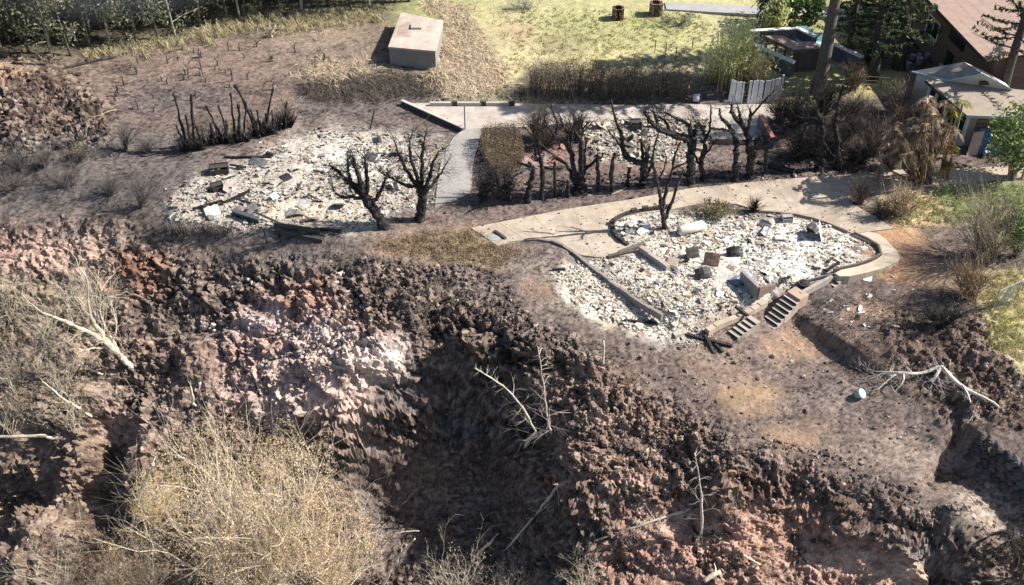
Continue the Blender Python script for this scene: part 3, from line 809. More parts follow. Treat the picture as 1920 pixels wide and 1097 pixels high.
# ---------------------------------------------------------------- pale board fence
r_ = thing('board_fence', 'pale blue-white board fence with dark gaps below the bamboo', 'fence', at_z(1362, 192, 0))
us = np.linspace(1364, 1459, 17)
for k in range(16):
    if k in (5,): continue
    u0, u1 = us[k] + .5, us[k + 1] - (.5 if k not in (4, 10) else 2.5)
    vb = np.interp((u0 + u1) / 2, [1362, 1400, 1460], [193, 196, 190])
    a, b = at_z(u0, vb, .02), at_z(u1, vb, .02)
    hgt = 2.05 + random.uniform(-.12, .08)
    d = unit(b - a); nrm = np.array([-d[1], d[0], 0]) * .02
    lean = np.array([random.uniform(-.05, .05), random.uniform(-.05, .05), 0])
    if k > 10: c = alb(200, 206, 212)
    else: c = alb(236, 242, 244)
    g = Geo()
    v = [a - nrm, b - nrm, b + nrm, a + nrm]
    v = v + [q + lean + [0, 0, hgt] for q in v]
    g.add(v, [[0, 1, 5, 4], [1, 2, 6, 5], [2, 3, 7, 6], [3, 0, 4, 7], [4, 5, 6, 7]], tint(c, 1, .06)[0])
    g.build('board', M_PAINT, r_)
for z in (.5, 1.6):
    a, b = at_z(1364, 191.5, .02), at_z(1460, 188.5, .02)
    Geo().bar(a + [0, .06, z], b + [0, .06, z], .06, .09, alb(90, 84, 80)).build('rail', M_CHAR, r_)
p = at_z(1461, 188, 0)
Geo().box(p + [0, 0, 1.1], [.07, 0, 0], [0, .07, 0], [0, 0, 1.15], alb(196, 204, 206)).build('post', M_PAINT, r_)

# wire fences
def wire_fence(label, line, h, n_wires, c, step=2.2, z=None, mesh=False, name='wire_fence'):
    P = np.array([ground(u, v) for u, v in line])
    root = thing(name, label, 'fence', P[0])
    seg = np.concatenate([[0], np.cumsum(np.linalg.norm(np.diff(P, axis=0), axis=1))])
    n = max(1, int(round(seg[-1] / step)))
    pos = [np.array([np.interp(seg[-1] * k / n, seg, P[:, i]) for i in range(3)]) for k in range(n + 1)]
    for q in pos: Geo().tube([q - [0, 0, .2], q + [random.uniform(-.04, .04), 0, h]], .035, 5, c).build('post', M_METAL, root)
    for w in range(n_wires):
        z_ = h * (w + 1) / n_wires * .97
        g = Geo().tube([q + [0, 0, z_] for q in pos], .018, 3, c, cap=False); g.build('wire', M_METAL, root)
    return root
wire_fence('low dark wire fence standing on the lawn beyond the hedge', [(1227, 101), (1246, 107), (1266, 114)], 1.3, 3, alb(70, 62, 58), 1.3)
wire_fence('dark wire fence running back up the lawn to the bamboo', [(1266, 114), (1300, 92), (1345, 84)], 1.1, 3, alb(70, 66, 60), 2.4)
wire_fence('thin wire fence on the grass between board fence and small house', [(1470, 158), (1540, 160), (1620, 165), (1712, 172)], 1.1, 3, alb(120, 116, 100), 2.5)
# chain-link gate on the right
p = ground(1860, 583); q = ground(1902, 566)
r_ = thing('chain_link_gate', 'grey chain-link gate panel on the yellow lawn', 'gate', p)
hg = rise(p, 545)
for a, b in ((p, p + [0, 0, hg]), (q, q + [0, 0, hg * 1.05]), (p + [0, 0, hg], q + [0, 0, hg * 1.05]), (p + [0, 0, .08], q + [0, 0, .08])):
    Geo().tube([a, b], .035, 6, alb(170, 170, 168)).build('frame_tube', M_METAL, r_)
g = Geo()
for k in range(-12, 26):
    for s_ in (1, -1):
        t0, t1 = k / 24, k / 24 + .5 * s_
        a = p + (q - p) * t0; b = p + (q - p) * t1 + [0, 0, hg]
        lo, hi = sorted((t0, t1))
        if lo < 0 or hi > 1: continue
        g.tube([a, b], .009, 3, alb(170, 172, 170), cap=False)
g.build('mesh', M_METAL, r_)

# ---------------------------------------------------------------- small house on the right
def quad_wall(g, a, b, z0, z1, c, th=.12):
    g.bar(np.array([a[0], a[1], (z0 + z1) / 2]), np.array([b[0], b[1], (z0 + z1) / 2]), th, z1 - z0, c)
hz = 3.0
FL, FR = at_z(1812, 215, hz), at_z(1990, 222, hz)
BL = at_z(1736, 150, hz + .35); BR = at_z(1990, 176, hz + .35)
r_ = thing('small_house', 'small white house with flat tan porch roof and gable', 'house', at_z(1812, 285, 0))
n_s = 9
for k in range(n_s):                                       # roofing felt strips
    a0 = FL + (FR - FL) * k / n_s; a1 = FL + (FR - FL) * (k + .996) / n_s
    b0 = BL + (BR - BL) * k / n_s; b1 = BL + (BR - BL) * (k + .996) / n_s
    g = Geo(); dz = np.array([0, 0, .1])
    v = [a0, a1, b1, b0] + [q - dz for q in (a0, a1, b1, b0)]
    g.add(v, [[0, 1, 2, 3], [7, 6, 5, 4], [0, 4, 5, 1], [2, 6, 7, 3], [1, 5, 6, 2], [3, 7, 4, 0]], tint(alb(168, 152, 134), 1, .06)[0])
    g.build('roof_strip', M_ROOF, r_)
g = Geo(); g.bar(FL + [0, -.05, -.1], FR + [0, -.05, -.1], .05, .22, alb(190, 205, 215)); g.build('fascia', M_PAINT, r_)
g = Geo(); g.bar(FL + [-.05, 0, -.1], BL + [-.05, 0, -.1], .05, .22, alb(80, 76, 74)); g.build('fascia', M_PAINT, r_)
ins = np.array([.5, .3, 0])
wl0, wl1 = np.array([*(FL + [.5, .5, 0])[:2], 0]), np.array([*(BL + [.45, -.2, 0])[:2], 0])
# left wall: white frame with dark openings
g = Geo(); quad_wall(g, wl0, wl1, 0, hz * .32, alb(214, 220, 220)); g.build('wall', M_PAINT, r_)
for k, t in enumerate((0.0, .22, .5, .8, 1.0)):
    a = wl0 + (wl1 - wl0) * t
    g = Geo(); g.box([a[0] - .03, a[1], hz / 2], [.11, 0, 0], [0, .11, 0], [0, 0, hz / 2], alb(222, 228, 228)); g.build('post', M_PAINT, r_)
for (t0, t1) in ((.02, .2), (.24, .48), (.52, .78), (.82, .98)):
    a = wl0 + (wl1 - wl0) * t0; b = wl0 + (wl1 - wl0) * t1
    g = Geo(); quad_wall(g, a, b, hz * .32, hz * .97, (.02, .02, .022), .05); g.build('screen', M_GLASS, r_)
# front wall set back under the porch roof
f0 = np.array([*(FL + [.5, .5, 0])[:2], 0]); f1 = np.array([*(FR + [0, .5, 0])[:2], 0])
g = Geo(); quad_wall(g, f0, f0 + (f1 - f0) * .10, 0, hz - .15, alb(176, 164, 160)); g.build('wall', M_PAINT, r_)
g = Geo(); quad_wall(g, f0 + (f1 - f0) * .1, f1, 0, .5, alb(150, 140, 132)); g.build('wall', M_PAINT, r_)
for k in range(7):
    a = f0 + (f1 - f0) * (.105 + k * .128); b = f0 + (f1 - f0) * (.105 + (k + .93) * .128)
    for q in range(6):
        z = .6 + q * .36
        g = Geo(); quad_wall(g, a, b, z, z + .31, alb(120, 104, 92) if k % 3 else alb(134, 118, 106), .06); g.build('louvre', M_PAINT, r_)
# main gable roof behind the porch
RA = at_z(1843, 139, 4.6)                                   # ridge front
RB = at_z(1808, 116, 4.6)                                   # ridge back
E0, E1 = at_z(1775, 150, 3.45), at_z(1709, 134, 3.2)
G0, G1 = at_z(1897, 168, 3.45), at_z(1880, 150, 3.3)
def sheet(g, P, th, c):
    P = [np.asarray(q, float) for q in P]; n = len(P)
    v = P + [q - np.array([0, 0, th]) for q in P]
    b = g.n
    g.add(v, [[i, i + n, (i + 1) % n + n, (i + 1) % n] for i in range(n)], c)
    g.f.setdefault(n, []).append(np.array([[b + i for i in range(n)]])); g.f.setdefault(n, []).append(np.array([[b + n + n - 1 - i for i in range(n)]]))
g = Geo(); g.prism([q * [1, 1, 0] for q in (E1 + [.4, -.2, 0], E0 + [.1, .15, 0], G0 + [-.3, .15, 0], G1 + [-.3, 0, 0])], 0, 3.15, alb(214, 212, 196)); g.build('wall', M_PAINT, r_)
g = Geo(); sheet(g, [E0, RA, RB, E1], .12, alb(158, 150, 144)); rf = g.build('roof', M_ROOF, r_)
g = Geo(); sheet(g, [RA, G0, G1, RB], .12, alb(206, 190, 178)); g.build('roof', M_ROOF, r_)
gb0, gb1 = E0 + (G0 - E0) * .03, E0 + (G0 - E0) * .97
for k in range(5):                                          # gable boards
    t0, t1 = k / 5, (k + .97) / 5
    top = RA - [0, -.12, .14]
    a0 = gb0 + (top - gb0) * t0 + [0, .1, -.12 * (1 - t0)]; b0 = gb1 + (top - gb1) * t0 + [0, .1, -.12 * (1 - t0)]
    a1 = gb0 + (top - gb0) * t1 + [0, .1, -.12 * (1 - t1)]; b1 = gb1 + (top - gb1) * t1 + [0, .1, -.12 * (1 - t1)]
    g = Geo(); th = np.array([0, .06, 0]); v = [a0, b0, b1, a1] + [q + th for q in (a0, b0, b1, a1)]
    g.add(v, [[0, 1, 2, 3], [7, 6, 5, 4], [0, 4, 5, 1], [1, 5, 6, 2], [2, 6, 7, 3], [3, 7, 4, 0]], alb(226, 222, 200)); g.build('gable_board', M_PAINT, r_)
vc = (gb0 + gb1) / 2 * .62 + RA * .38
g = Geo(); g.box(vc + [.35, -.05, -.15], [.42, .06, 0], [0, .05, 0], [0, 0, .17], alb(70, 68, 66)); vt = g.build('gable_vent', M_PAINT, r_)
for a, b in ((E0, RA), (RA, G0), (E1, E0)):
    g = Geo(); g.bar(a + [0, -.06, .0], b + [0, -.06, .0], .05, .13, alb(176, 200, 214)); g.build('bargeboard', M_PAINT, r_)
# things by its front
p = at_z(1822, 288, 0)
g = Geo(); v = [p + [-.55, -.35, 0], p + [.35, -.15, 0], p + [.6, .35, 1.75], p + [-.2, .3, 1.6]]
sheet(g, v, .05, alb(196, 172, 162)); g.build('leaning_board', M_PAINT, **T('pinkish grey board leaning against the small house front', 'board'))
g = Geo(); a = at_z(1838, 290, .0)
nx_ = 7
tv = []
for j in range(6):
    for i in range(nx_):
        tv.append([a[0] - .35 + i * .30 + .05 * math.sin(j * 2 + i), a[1] + .55 - .5 * (j < 2) * (2 - j) / 2 + .12 * math.sin(i * 2.1 + j), .05 + 1.9 * j / 5 - .15 * math.sin(i / 6 * math.pi) * (j == 5)])
tf = [[j * nx_ + i, j * nx_ + i + 1, (j + 1) * nx_ + i + 1, (j + 1) * nx_ + i] for j in range(5) for i in range(nx_ - 1)]
g.add(tv, tf, alb(36, 104, 182)); g.build('tarpaulin', M_PAINT, smooth_shade=True, **T('bright blue tarpaulin hung beside the small house door', 'tarpaulin'))
p = at_z(1850, 294, 0)
r_ = thing('folding_chair', 'white folding chair beside the blue tarpaulin', 'chair', p)
for dx in (-.22, .22):
    for dy in (-.2, .2):
        Geo().tube([p + [dx, dy, 0], p + [dx * .9, dy * .6, .45 if dy < 0 else .95]], .025, 5, alb(220, 224, 224)).build('leg', M_PAINT, r_)
Geo().box(p + [0, 0, .46], [.23, 0, 0], [0, .22, 0], [0, 0, .02], alb(220, 224, 224)).build('seat', M_PAINT, r_)
Geo().box(p + [0, .15, .82], [.22, 0, 0], [0, .02, .0], [0, 0, .12], alb(220, 224, 224)).build('backrest', M_PAINT, r_)

# ---------------------------------------------------------------- large brown house, top right
ez = 4.9
E1, E2 = at_z(1728, -14, ez), at_z(1850, 114, ez)
dr = unit(E2 - E1)                                          # along the eave
nr = np.array([-dr[1], dr[0], 0.0]);  nr = nr if nr[0] > 0 else -nr
E0 = E1 - dr * 8.0
r_ = thing('brown_house', 'large brown house with a broad tan roof', 'house', np.array([E2[0], E2[1], 0]) + nr)
Lr = np.linalg.norm(E2 - E0)
nrow, up_ = 14, .13
for k in range(nrow):                                       # roof courses
    a = E0 + nr * k * .9 + [0, 0, k * .9 * up_]; b = E2 + nr * k * .9 + [0, 0, k * .9 * up_]
    a2 = a + nr * .93 + [0, 0, .93 * up_ - .006]; b2 = b + nr * .93 + [0, 0, .93 * up_ - .006]
    g = Geo(); sheet(g, [a, b, b2, a2], .08, tint(alb(182, 152, 136), 1, .025)[0]); g.build('roof_course', M_ROOF, r_)
g = Geo(); g.bar(E0 + [0, 0, -.12] - nr * .03, E2 + [0, 0, -.12] - nr * .03, .05, .28, alb(70, 58, 52)); g.build('fascia', M_PAINT, r_)
w0 = np.array([*(E0 + nr * .9)[:2], 0]); w1 = np.array([*(E2 + nr * .9 - dr * .3)[:2], 0])
Lw = np.linalg.norm(w1 - w0)
nb = int(Lw / .3)
for k in range(15):
    z = k * .33
    g = Geo(); quad_wall(g, w0, w1, z, z + .315, tint(alb(126, 100, 88), 1, .06)[0], .12); g.build('siding_board', M_PAINT, r_)
w2 = w1 + nr * 9
for k in range(15):
    z = k * .33
    g = Geo(); quad_wall(g, w1 + nr * .05, w2, z, z + .315 , tint(alb(126, 100, 88), 1, .06)[0], .12); g.build('siding_board', M_PAINT, r_)
def window_on(u, v, z, w, h, label=None, panes=2):
    # hit the wall plane with the pixel's ray
    d = ray(u, v); o = np.array([0, 0, CAM_H]); n_ = -nr
    t = ((w0 + n_ * .07 - o) @ n_) / (d @ n_)
    c = o + d * t
    f = thing_part = Geo()
    wn_ = None
    g = Geo()
    for s_ in (-1, 1):
        g.box(c + dr * s_ * w / 2 + n_ * .03, dr * .06, n_ * .05, [0, 0, h / 2 + .06], alb(232, 234, 234))
        g.box(c + n_ * .03 + [0, 0, s_ * h / 2], dr * (w / 2 - .06), n_ * .05, [0, 0, .06], alb(232, 234, 234))
    wn_ = g.build('window', M_PAINT, r_)
    for k in range(panes):
        x0 = -w / 2 + w * (k + .5) / panes
        g = Geo(); g.box(c + dr * x0 + n_ * .02, dr * (w / panes / 2 - .05), n_ * .015, [0, 0, h / 2 - .07], (.02, .025, .03)); g.build('pane', M_GLASS, wn_)
    g = Geo(); g.box(c + n_ * .03, dr * .04, n_ * .045, [0, 0, h / 2 - .06], alb(232, 234, 234)); g.build('mullion', M_PAINT, wn_)
window_on(1750, 52, 0, 2.1, 1.5)
window_on(1607, 55, 0, 1.6, 1.3)
def on_wall(u, v, off=.07):
    d = ray(u, v); o = np.array([0, 0, CAM_H]); n_ = -nr
    t = ((w0 + n_ * off - o) @ n_) / (d @ n_)
    return o + d * t
c = on_wall(1785, 92)
g = Geo(); g.box([c[0], c[1], 1.1] , dr * .55, nr * .05, [0, 0, 1.1], (.02, .02, .025)); g.build('door', M_GLASS, r_)
c = on_wall(1797, 68)
g = Geo(); g.box(c, dr * 1.3, nr * .05, [0, 0, .75], (.03, .028, .027)); g.build('upper_window', M_GLASS, r_)
# deck with a pale screen and clutter
c = on_wall(1795, 105, 1.2); c[2] = 0
g = Geo(); g.box(c + [0, 0, .9], dr * 2.1, nr * .06, [0, 0, .9], alb(160, 166, 172)); g.build('deck_screen', M_PAINT, r_)
c = on_wall(1815, 92, 1.3)
for k, (cc, s_) in enumerate([((96, 116, 140), .6), ((110, 96, 90), .5), ((150, 130, 110), .45)]):
    q = np.array([c[0], c[1], 0]) + dr * (k * 1.2 - 1.0)
    g = Geo(); g.box(q + [0, 0, 2.1], dr * s_, nr * .1, [0, 0, .5], alb(*cc)); g.build('deck_panel', M_PAINT, r_)
for k, (u, v) in enumerate([(1737, 110), (1749, 106), (1755, 110), (1763, 112), (1770, 114), (1710, 112), (1722, 108), (1722, 120), (1700, 128)]):
    p = at_z(u, v, 0); w_ = random.uniform(.18, .32)
    g = Geo()
    prof = [(.75, 0), (1, .9), (1.05, 1.0), (.9, 1.0), (.2, .85)]
    t_ = np.arange(8) / 8 * 2 * np.pi
    v_ = np.concatenate([np.column_stack([p[0] + w_ * r0 * np.cos(t_), p[1] + w_ * r0 * np.sin(t_), np.full(8, p[2] + h0 * w_ * 2)]) for r0, h0 in prof])
    g.add(v_, [[j * 8 + i, j * 8 + (i + 1) % 8, (j + 1) * 8 + (i + 1) % 8, (j + 1) * 8 + i] for j in range(4) for i in range(8)], alb(180, 182, 186))
    g.build('plant_pot', M_PAINT, **T('small pale pot in the dark yard of the brown house', 'pot', 'pots in the brown house yard'))

# ---------------------------------------------------------------- walled patio with a shed roof
def stone_wall(name, label, a, b, h, th, c, cap=None, rows=3, blen=.55):
    root = thing(name, label, 'wall', a)
    d = b - a; d[2] = 0; L = np.linalg.norm(d[:2]); dr_ = unit(d); n_ = np.array([-dr_[1], dr_[0], 0])
    for k in range(rows):
        off = random.uniform(0, .5); x = -off * blen
        while x < L - .02:
            l = blen * random.uniform(.7, 1.3)
            x0, x1 = max(0, x), min(L, x + l)
            if x1 - x0 > .06:
                z = a[2] + (k + .5) * h / rows
                cen = a + dr_ * (x0 + x1) / 2; cen = np.array([cen[0], cen[1], z + (b[2] - a[2]) * (x0 + x1) / 2 / L])
                Geo().box(cen, dr_ * ((x1 - x0) / 2 - .012), n_ * (th / 2 * random.uniform(.92, 1.06)), [0, 0, h / rows / 2 - .012], tint(c, 1, .25)[0]).build('stone', M_STONE, root)
            x += l
    Geo().box((a + b) / 2 + [0, 0, h / 2 - .1], dr_ * (L / 2 - .03), n_ * th * .42, [0, 0, h / 2 - .08], c * .45).build('mortar_core', M_STONE, root)
    if cap is not None:
        Geo().bar(a + [0, 0, h + .05], b + [0, 0, h + .05], th * 1.35, .12, cap).build('coping', M_PAINT, root)
    return root
WH = alb(238, 232, 226)
zc = 1.35
pl = lambda u, v: np.array([*at_z(u, v, zc + .1)[:2], 0.0])
stone_wall('stone_wall', 'stone patio wall with white coping nearest the bamboo', pl(1402, 77), pl(1490, 116), zc, .32, alb(120, 122, 126), WH, 4)
stone_wall('stone_wall', 'far patio wall with white coping behind the turquoise chairs', pl(1407, 57), pl(1497, 52), zc, .3, alb(130, 134, 140), WH, 4)
stone_wall('stone_wall', 'side patio wall with white coping left of the pine trunk', pl(1498, 52.5), pl(1531, 68), zc, .3, alb(100, 108, 120), WH, 4)
stone_wall('stone_wall', 'dark stone wall with white coping between the pine trunks', pl(1564, 81), pl(1618, 106), zc, .3, alb(96, 104, 118), WH, 4)
slab('patio', [(1486,128),(1545,118),(1580,112),(1625,135),(1610,138),(1570,124),(1545,126),(1488,134)], .06, -.1, alb(214, 198, 184), kind='structure', label='pale patio paving in front of the shed')
r_ = thing('patio_shed', 'open brown shed with rusty ribbed roof inside the patio walls', 'shed', at_z(1515, 120, 0))
zs = 2.15
RP = [at_z(u, v, zs + dz) for u, v, dz in ((1433, 67, .1), (1464, 64, .25), (1500, 79, .2), (1546, 89, .0), (1490, 93, -.1))]
A0, A1, B1, B0 = at_z(1490, 93, zs), at_z(1549, 90, zs), at_z(1500, 66, zs + .25), at_z(1434, 67, zs + .2)
nn = 12
for k in range(nn):
    a = A0 + (A1 - A0) * k / nn; b = A0 + (A1 - A0) * (k + .95) / nn
    c2_ = B0 + (B1 - B0) * (k + .95) / nn; d2_ = B0 + (B1 - B0) * k / nn
    if k >= 6:
        c2_ = b + (c2_ - b) * .5; d2_ = a + (d2_ - a) * .5
    g = Geo(); sheet(g, [a, b, c2_ , d2_], .05, tint(alb(176, 136, 116), 1, .1)[0]); g.build('roof_sheet', M_METAL, r_)
fa, fb = np.array([*(A0 + [.15, .2, 0])[:2], 0]), np.array([*(A1 + [-.3, .2, 0])[:2], 0])
for k in range(9):
    a = fa + (fb - fa) * k / 9; b = fa + (fb - fa) * (k + .9) / 9
    g = Geo(); quad_wall(g, a, b, 0, zs - .35, tint(alb(108, 92, 90), 1, .12)[0], .07); g.build('wall_board', M_PAINT, r_)
sa, sb = fa + [0, .1, 0], np.array([*(B0 + [.2, -.2, 0])[:2], 0])
for t in (0, .33, .66, 1):
    q = sa + (sb - sa) * t
    g = Geo(); g.box([q[0], q[1], zs / 2], [.07, 0, 0], [0, .07, 0], [0, 0, zs / 2 - .05], alb(96, 84, 76)); g.build('post', M_CHAR, r_)
def parasol_chair(u, v, lab, s_):
    p = at_z(u, v, 0)
    root = thing('deck_chair', lab, 'chair', p)
    cc = alb(150, 232, 238)
    for dx in (-.35, .35):
        for dy in (-.3, .3): Geo().tube([p + [dx * s_, dy * s_, 0], p + [dx * s_, dy * s_, .5 * s_]], .03, 5, alb(200, 210, 210)).build('leg', M_PAINT, root)
    Geo().box(p + [0, 0, .5 * s_], [.5 * s_, 0, 0], [0, .5 * s_, .05], [0, 0, .04], cc).build('seat', M_PAINT, root)
    Geo().box(p + [0, .55 * s_, .95 * s_], [.5 * s_, 0, 0], [0, .18 * s_, .45 * s_], [0, -.03, .02], cc).build('backrest', M_PAINT, root)
parasol_chair(1501, 84, 'turquoise deck chair by the far patio wall', 1.0)
parasol_chair(1514, 84, 'turquoise deck chair left of the pine trunk', .85)
parasol_chair(1532, 91, 'pale turquoise deck chair half hidden by the shed roof', .85)
# ---------------------------------------------------------------- burnt trees, traced limb by limb
def burnt_tree(label, base, trunk, limbs=(), twig=0, twL=1.0, name='burnt_tree', cat='tree', group='charred trees along the driveway', c=CHAR, mm=M_CHAR, lean=0.0, tw_c=None, y=None, lev=2, spread=.8, lie=False):
    p = ground(*base)
    y0 = p[1] if y is None else y
    root = thing(name, label, cat, p, group)
    fat = 1.25 if mm is M_CHAR else 1.0
    P, r = limb_pts([(base[0], base[1] + 3, trunk[0][2] * 1.35)] + list(trunk), y0, lean); r = r * fat
    def lay(line, fat_):
        X = resample(np.array([[*ground(q[0], q[1]), q[2]] for q in line]), 1); rr = X[:, 3] * m_per_px(X[0, :3]) * .5
        return X[:, :3] + np.column_stack([np.zeros((len(X), 2)), rr + .42 + .12 * np.sin(np.arange(len(X)))]), rr
    if lie: P, r = lay(trunk, fat)
    else: P[0] = [P[0][0], P[0][1], min(P[0][2], p[2] - .12)]
    Geo().tube(P, r, 8, c, rag=.055).build('trunk', mm, root)
    ends = [(P[-1], P[-1] - P[-2], r[-1])]
    for k, lb in enumerate(limbs):
        lb = list(lb); dl = lb.pop() if not isinstance(lb[-1], tuple) else random.uniform(-.9, .9)
        Q, q = lay(lb, fat) if lie else limb_pts(lb, y0, dl)
        if not lie: q = q * fat
        Geo().tube(Q, q, 6, c, rag=.055).build('limb', mm, root)
        ends.append((Q[-1], Q[-1] - Q[-2], q[-1]))
        if twig:
            for f_ in (.35, .5, .65, .8):
                i_ = int(len(Q) * f_); ends.append((Q[i_], unit(Q[-1] - Q[i_]) + rng.normal(0, .6, 3), q[i_] * .45))
    if twig:
        g = Geo()
        for e, d, r0 in ends:
            for _ in range(twig):
                grow(g, e, unit(d) + rng.normal(0, .45, 3), twL * random.uniform(.6, 1.2), max(.012, min(.03, r0 * .6)), lev, 3, .22, .08, 3, spread, 3, c=c if tw_c is None else tw_c)
        g.build('twigs', M_TWIG, root, kind='stuff')
    return root
BT = burnt_tree
BT('charred leaning stump with bent limb at the left end of the tree row', (990, 380), [(990, 380, 9), (993, 350, 8), (1000, 328, 8), (998, 314, 7)], [[(997, 318, 5), (986, 316, 4), (972, 326, 3), (960, 334, 2)], [(998, 315, 5), (985, 310, 4), (972, 306, 3)]], 1, .7)
BT('tall thin charred trunk with a left fork beside the pink rubble', (1016, 374), [(1016, 374, 7), (1017, 320, 7), (1012, 296, 6), (1011, 270, 4), (1009, 250, 2)], [[(1014, 305, 6), (1006, 296, 4), (1003, 288, 3), (1002, 274, 2)], [(1012, 268, 3), (1026, 282, 3), (1045, 296, 2)]], 2, .9)
BT('straight charred post left of the many-stemmed tree', (1041, 370), [(1041, 370, 6), (1040, 335, 5), (1040, 304, 4)], [], 0, name='charred_post', cat='post', group='charred posts in the tree row')
BT('shortest charred post, at the foot of the many-stemmed tree', (1065, 369), [(1065, 369, 5), (1065, 352, 5), (1065, 338, 4)], [[(1063, 342, 3), (1056, 348, 3), (1054, 360, 2)]], 0, name='charred_post', cat='post', group='charred posts in the tree row')
BT('many-stemmed charred tree with long left limbs and upright stems', (1088, 361), [(1088, 361, 22), (1087, 345, 18), (1086, 335, 16)],
   [[(1083, 340, 10), (1078, 320, 9), (1072, 296, 8), (1068, 276, 6), (1072, 256, 5), (1075, 236, 3), .3], [(1089, 340, 11), (1090, 320, 9), (1090, 280, 9), (1088, 260, 7), (1079, 246, 4), -.3], [(1092, 340, 9), (1094, 300, 6), (1098, 272, 4), (1101, 262, 3), .5],
    [(1074, 292, 8), (1062, 270, 8), (1044, 258, 6), (1028, 240, 4), (1021, 224, 3), -.6], [(1040, 255, 4), (1046, 235, 4), (1040, 215, 3), (1032, 194, 2), .2], [(1080, 345, 7), (1072, 330, 6), (1064, 306, 5), (1040, 294, 4), (1016, 272, 2), .9], [(1095, 318, 6), (1108, 308, 5), (1117, 300, 4), (1121, 292, 3)], [(1066, 272, 5), (1064, 255, 4), (1056, 235, 3), (1050, 218, 2), .6]], 2, .9)
BT('charred post with a small fork at its tip', (1122, 362), [(1122, 362, 6), (1120, 325, 6), (1121, 300, 6), (1120, 290, 4)], [[(1121, 297, 4), (1128, 296, 3), (1131, 288, 2)]], 0, name='charred_post', cat='post', group='charred posts in the tree row')
BT('thick upright charred post in the middle of the tree row', (1148, 361), [(1148, 361, 7), (1147, 330, 7), (1149, 305, 6), (1153, 288, 4)], [], 0, name='charred_post', cat='post', group='charred posts in the tree row')
BT('stubby tilted charred post left of the hooked tree', (1177, 350), [(1177, 350, 7), (1178, 335, 7), (1180, 318, 5)], [], 0, name='charred_post', cat='post', group='charred posts in the tree row')
BT('hooked charred tree with one long limb sweeping up to the left', (1207, 351), [(1207, 351, 17), (1208, 335, 13), (1209, 318, 13), (1208, 304, 13)],
   [[(1208, 306, 11), (1197, 304, 10), (1184, 301, 9), (1172, 291, 8), (1166, 276, 7), (1167, 256, 6), (1158, 232, 5), (1150, 210, 4), (1146, 188, 2), -.5], [(1168, 282, 4), (1160, 268, 3), (1150, 256, 3), (1140, 244, 2), .6], [(1206, 302, 6), (1203, 282, 5), (1202, 262, 4), .2], [(1210, 304, 8), (1213, 290, 7), (1217, 276, 4), -.3], [(1211, 325, 6), (1218, 318, 5), (1224, 304, 3), .3]], 1, .8)
BT('stout black tree with a heavy limb reaching far left', (1294, 344), [(1294, 344, 15), (1295, 320, 14), (1296, 300, 13), (1298, 272, 15), (1298, 258, 14)],
   [[(1298, 266, 14), (1280, 258, 12), (1262, 252, 11), (1246, 246, 10), (1230, 238, 9), (1217, 224, 7), (1209, 211, 5), -.8], [(1298, 258, 9), (1296, 240, 8), (1286, 230, 6), (1266, 220, 5), (1248, 212, 3), .6], [(1300, 256, 8), (1304, 244, 7), (1307, 232, 4), .2], [(1230, 240, 6), (1232, 225, 5), (1224, 208, 3), .5], [(1256, 250, 6), (1250, 232, 5), (1236, 218, 3), .8], [(1240, 244, 5), (1226, 236, 4), (1212, 238, 2), -.6]], 3, 1.2)
BT('slim grey-black tree leaning beside the stout one', (1318, 338), [(1318, 338, 9), (1316, 300, 8), (1320, 280, 8), (1322, 258, 7), (1320, 246, 5)],
   [[(1322, 262, 5), (1330, 250, 4), (1333, 222, 3), (1333, 198, 2)], [(1320, 248, 4), (1314, 236, 3), (1308, 226, 2)], [(1318, 292, 5), (1328, 282, 4), (1340, 266, 2), -.4], [(1317, 312, 4), (1308, 304, 4), (1304, 290, 2)]], 2, .7)
BT('charred tree with a wavering limb tip right of the slim one', (1378, 338), [(1378, 338, 12), (1379, 310, 10), (1381, 285, 10), (1381, 264, 11)],
   [[(1381, 266, 9), (1375, 248, 7), (1366, 232, 6), (1355, 225, 5), (1350, 216, 4), (1349, 204, 3), .3], [(1376, 250, 5), (1360, 243, 5), (1346, 242, 4), (1334, 240, 3), -.6], [(1383, 268, 6), (1394, 266, 6), (1402, 262, 4)]], 1, .6)
BT('charred tree with broad forked crown beside the red-topped wall', (1406, 332), [(1406, 332, 14), (1407, 305, 13), (1408, 285, 13), (1406, 266, 13)],
   [[(1406, 268, 11), (1399, 248, 9), (1387, 227, 8), (1371, 211, 7), (1372, 196, 3), .4], [(1400, 252, 6), (1403, 235, 5), (1408, 216, 5), (1406, 205, 3), -.3], [(1394, 238, 5), (1388, 220, 5), (1384, 202, 3), .6], [(1409, 276, 9), (1416, 266, 8), (1426, 259, 7), (1437, 257, 6), .2], [(1408, 218, 4), (1420, 204, 3), (1438, 184, 3), (1446, 176, 2), -.5], [(1410, 300, 4), (1416, 294, 4), (1414, 288, 3)]], 2, .8)
BT('straight black stump under the red-topped wall', (1434, 327), [(1434, 327, 6), (1436, 300, 6), (1436, 275, 7), (1438, 256, 6)], [], 0, name='charred_post', cat='post', group='charred posts in the tree row')
BT('dark twisted tree with a wide tangle of black limbs', (1535, 319), [(1535, 319, 15), (1538, 290, 10), (1541, 262, 10), (1543, 235, 10), (1536, 218, 8)],
   [[(1540, 236, 9), (1522, 224, 8), (1505, 226, 6), (1490, 216, 5), (1478, 196, 3), .6], [(1536, 220, 7), (1528, 205, 6), (1512, 196, 5), (1500, 182, 3), -.6], [(1536, 220, 7), (1545, 205, 5), (1556, 190, 4), (1560, 176, 2), .4], [(1522, 226, 5), (1512, 240, 4), (1505, 258, 3), -.8], [(1540, 262, 5), (1520, 272, 4), (1500, 288, 3), (1480, 300, 2), .5], [(1510, 226, 5), (1492, 236, 4), (1474, 232, 3), -.3]], 6, 1.4, lev=2)
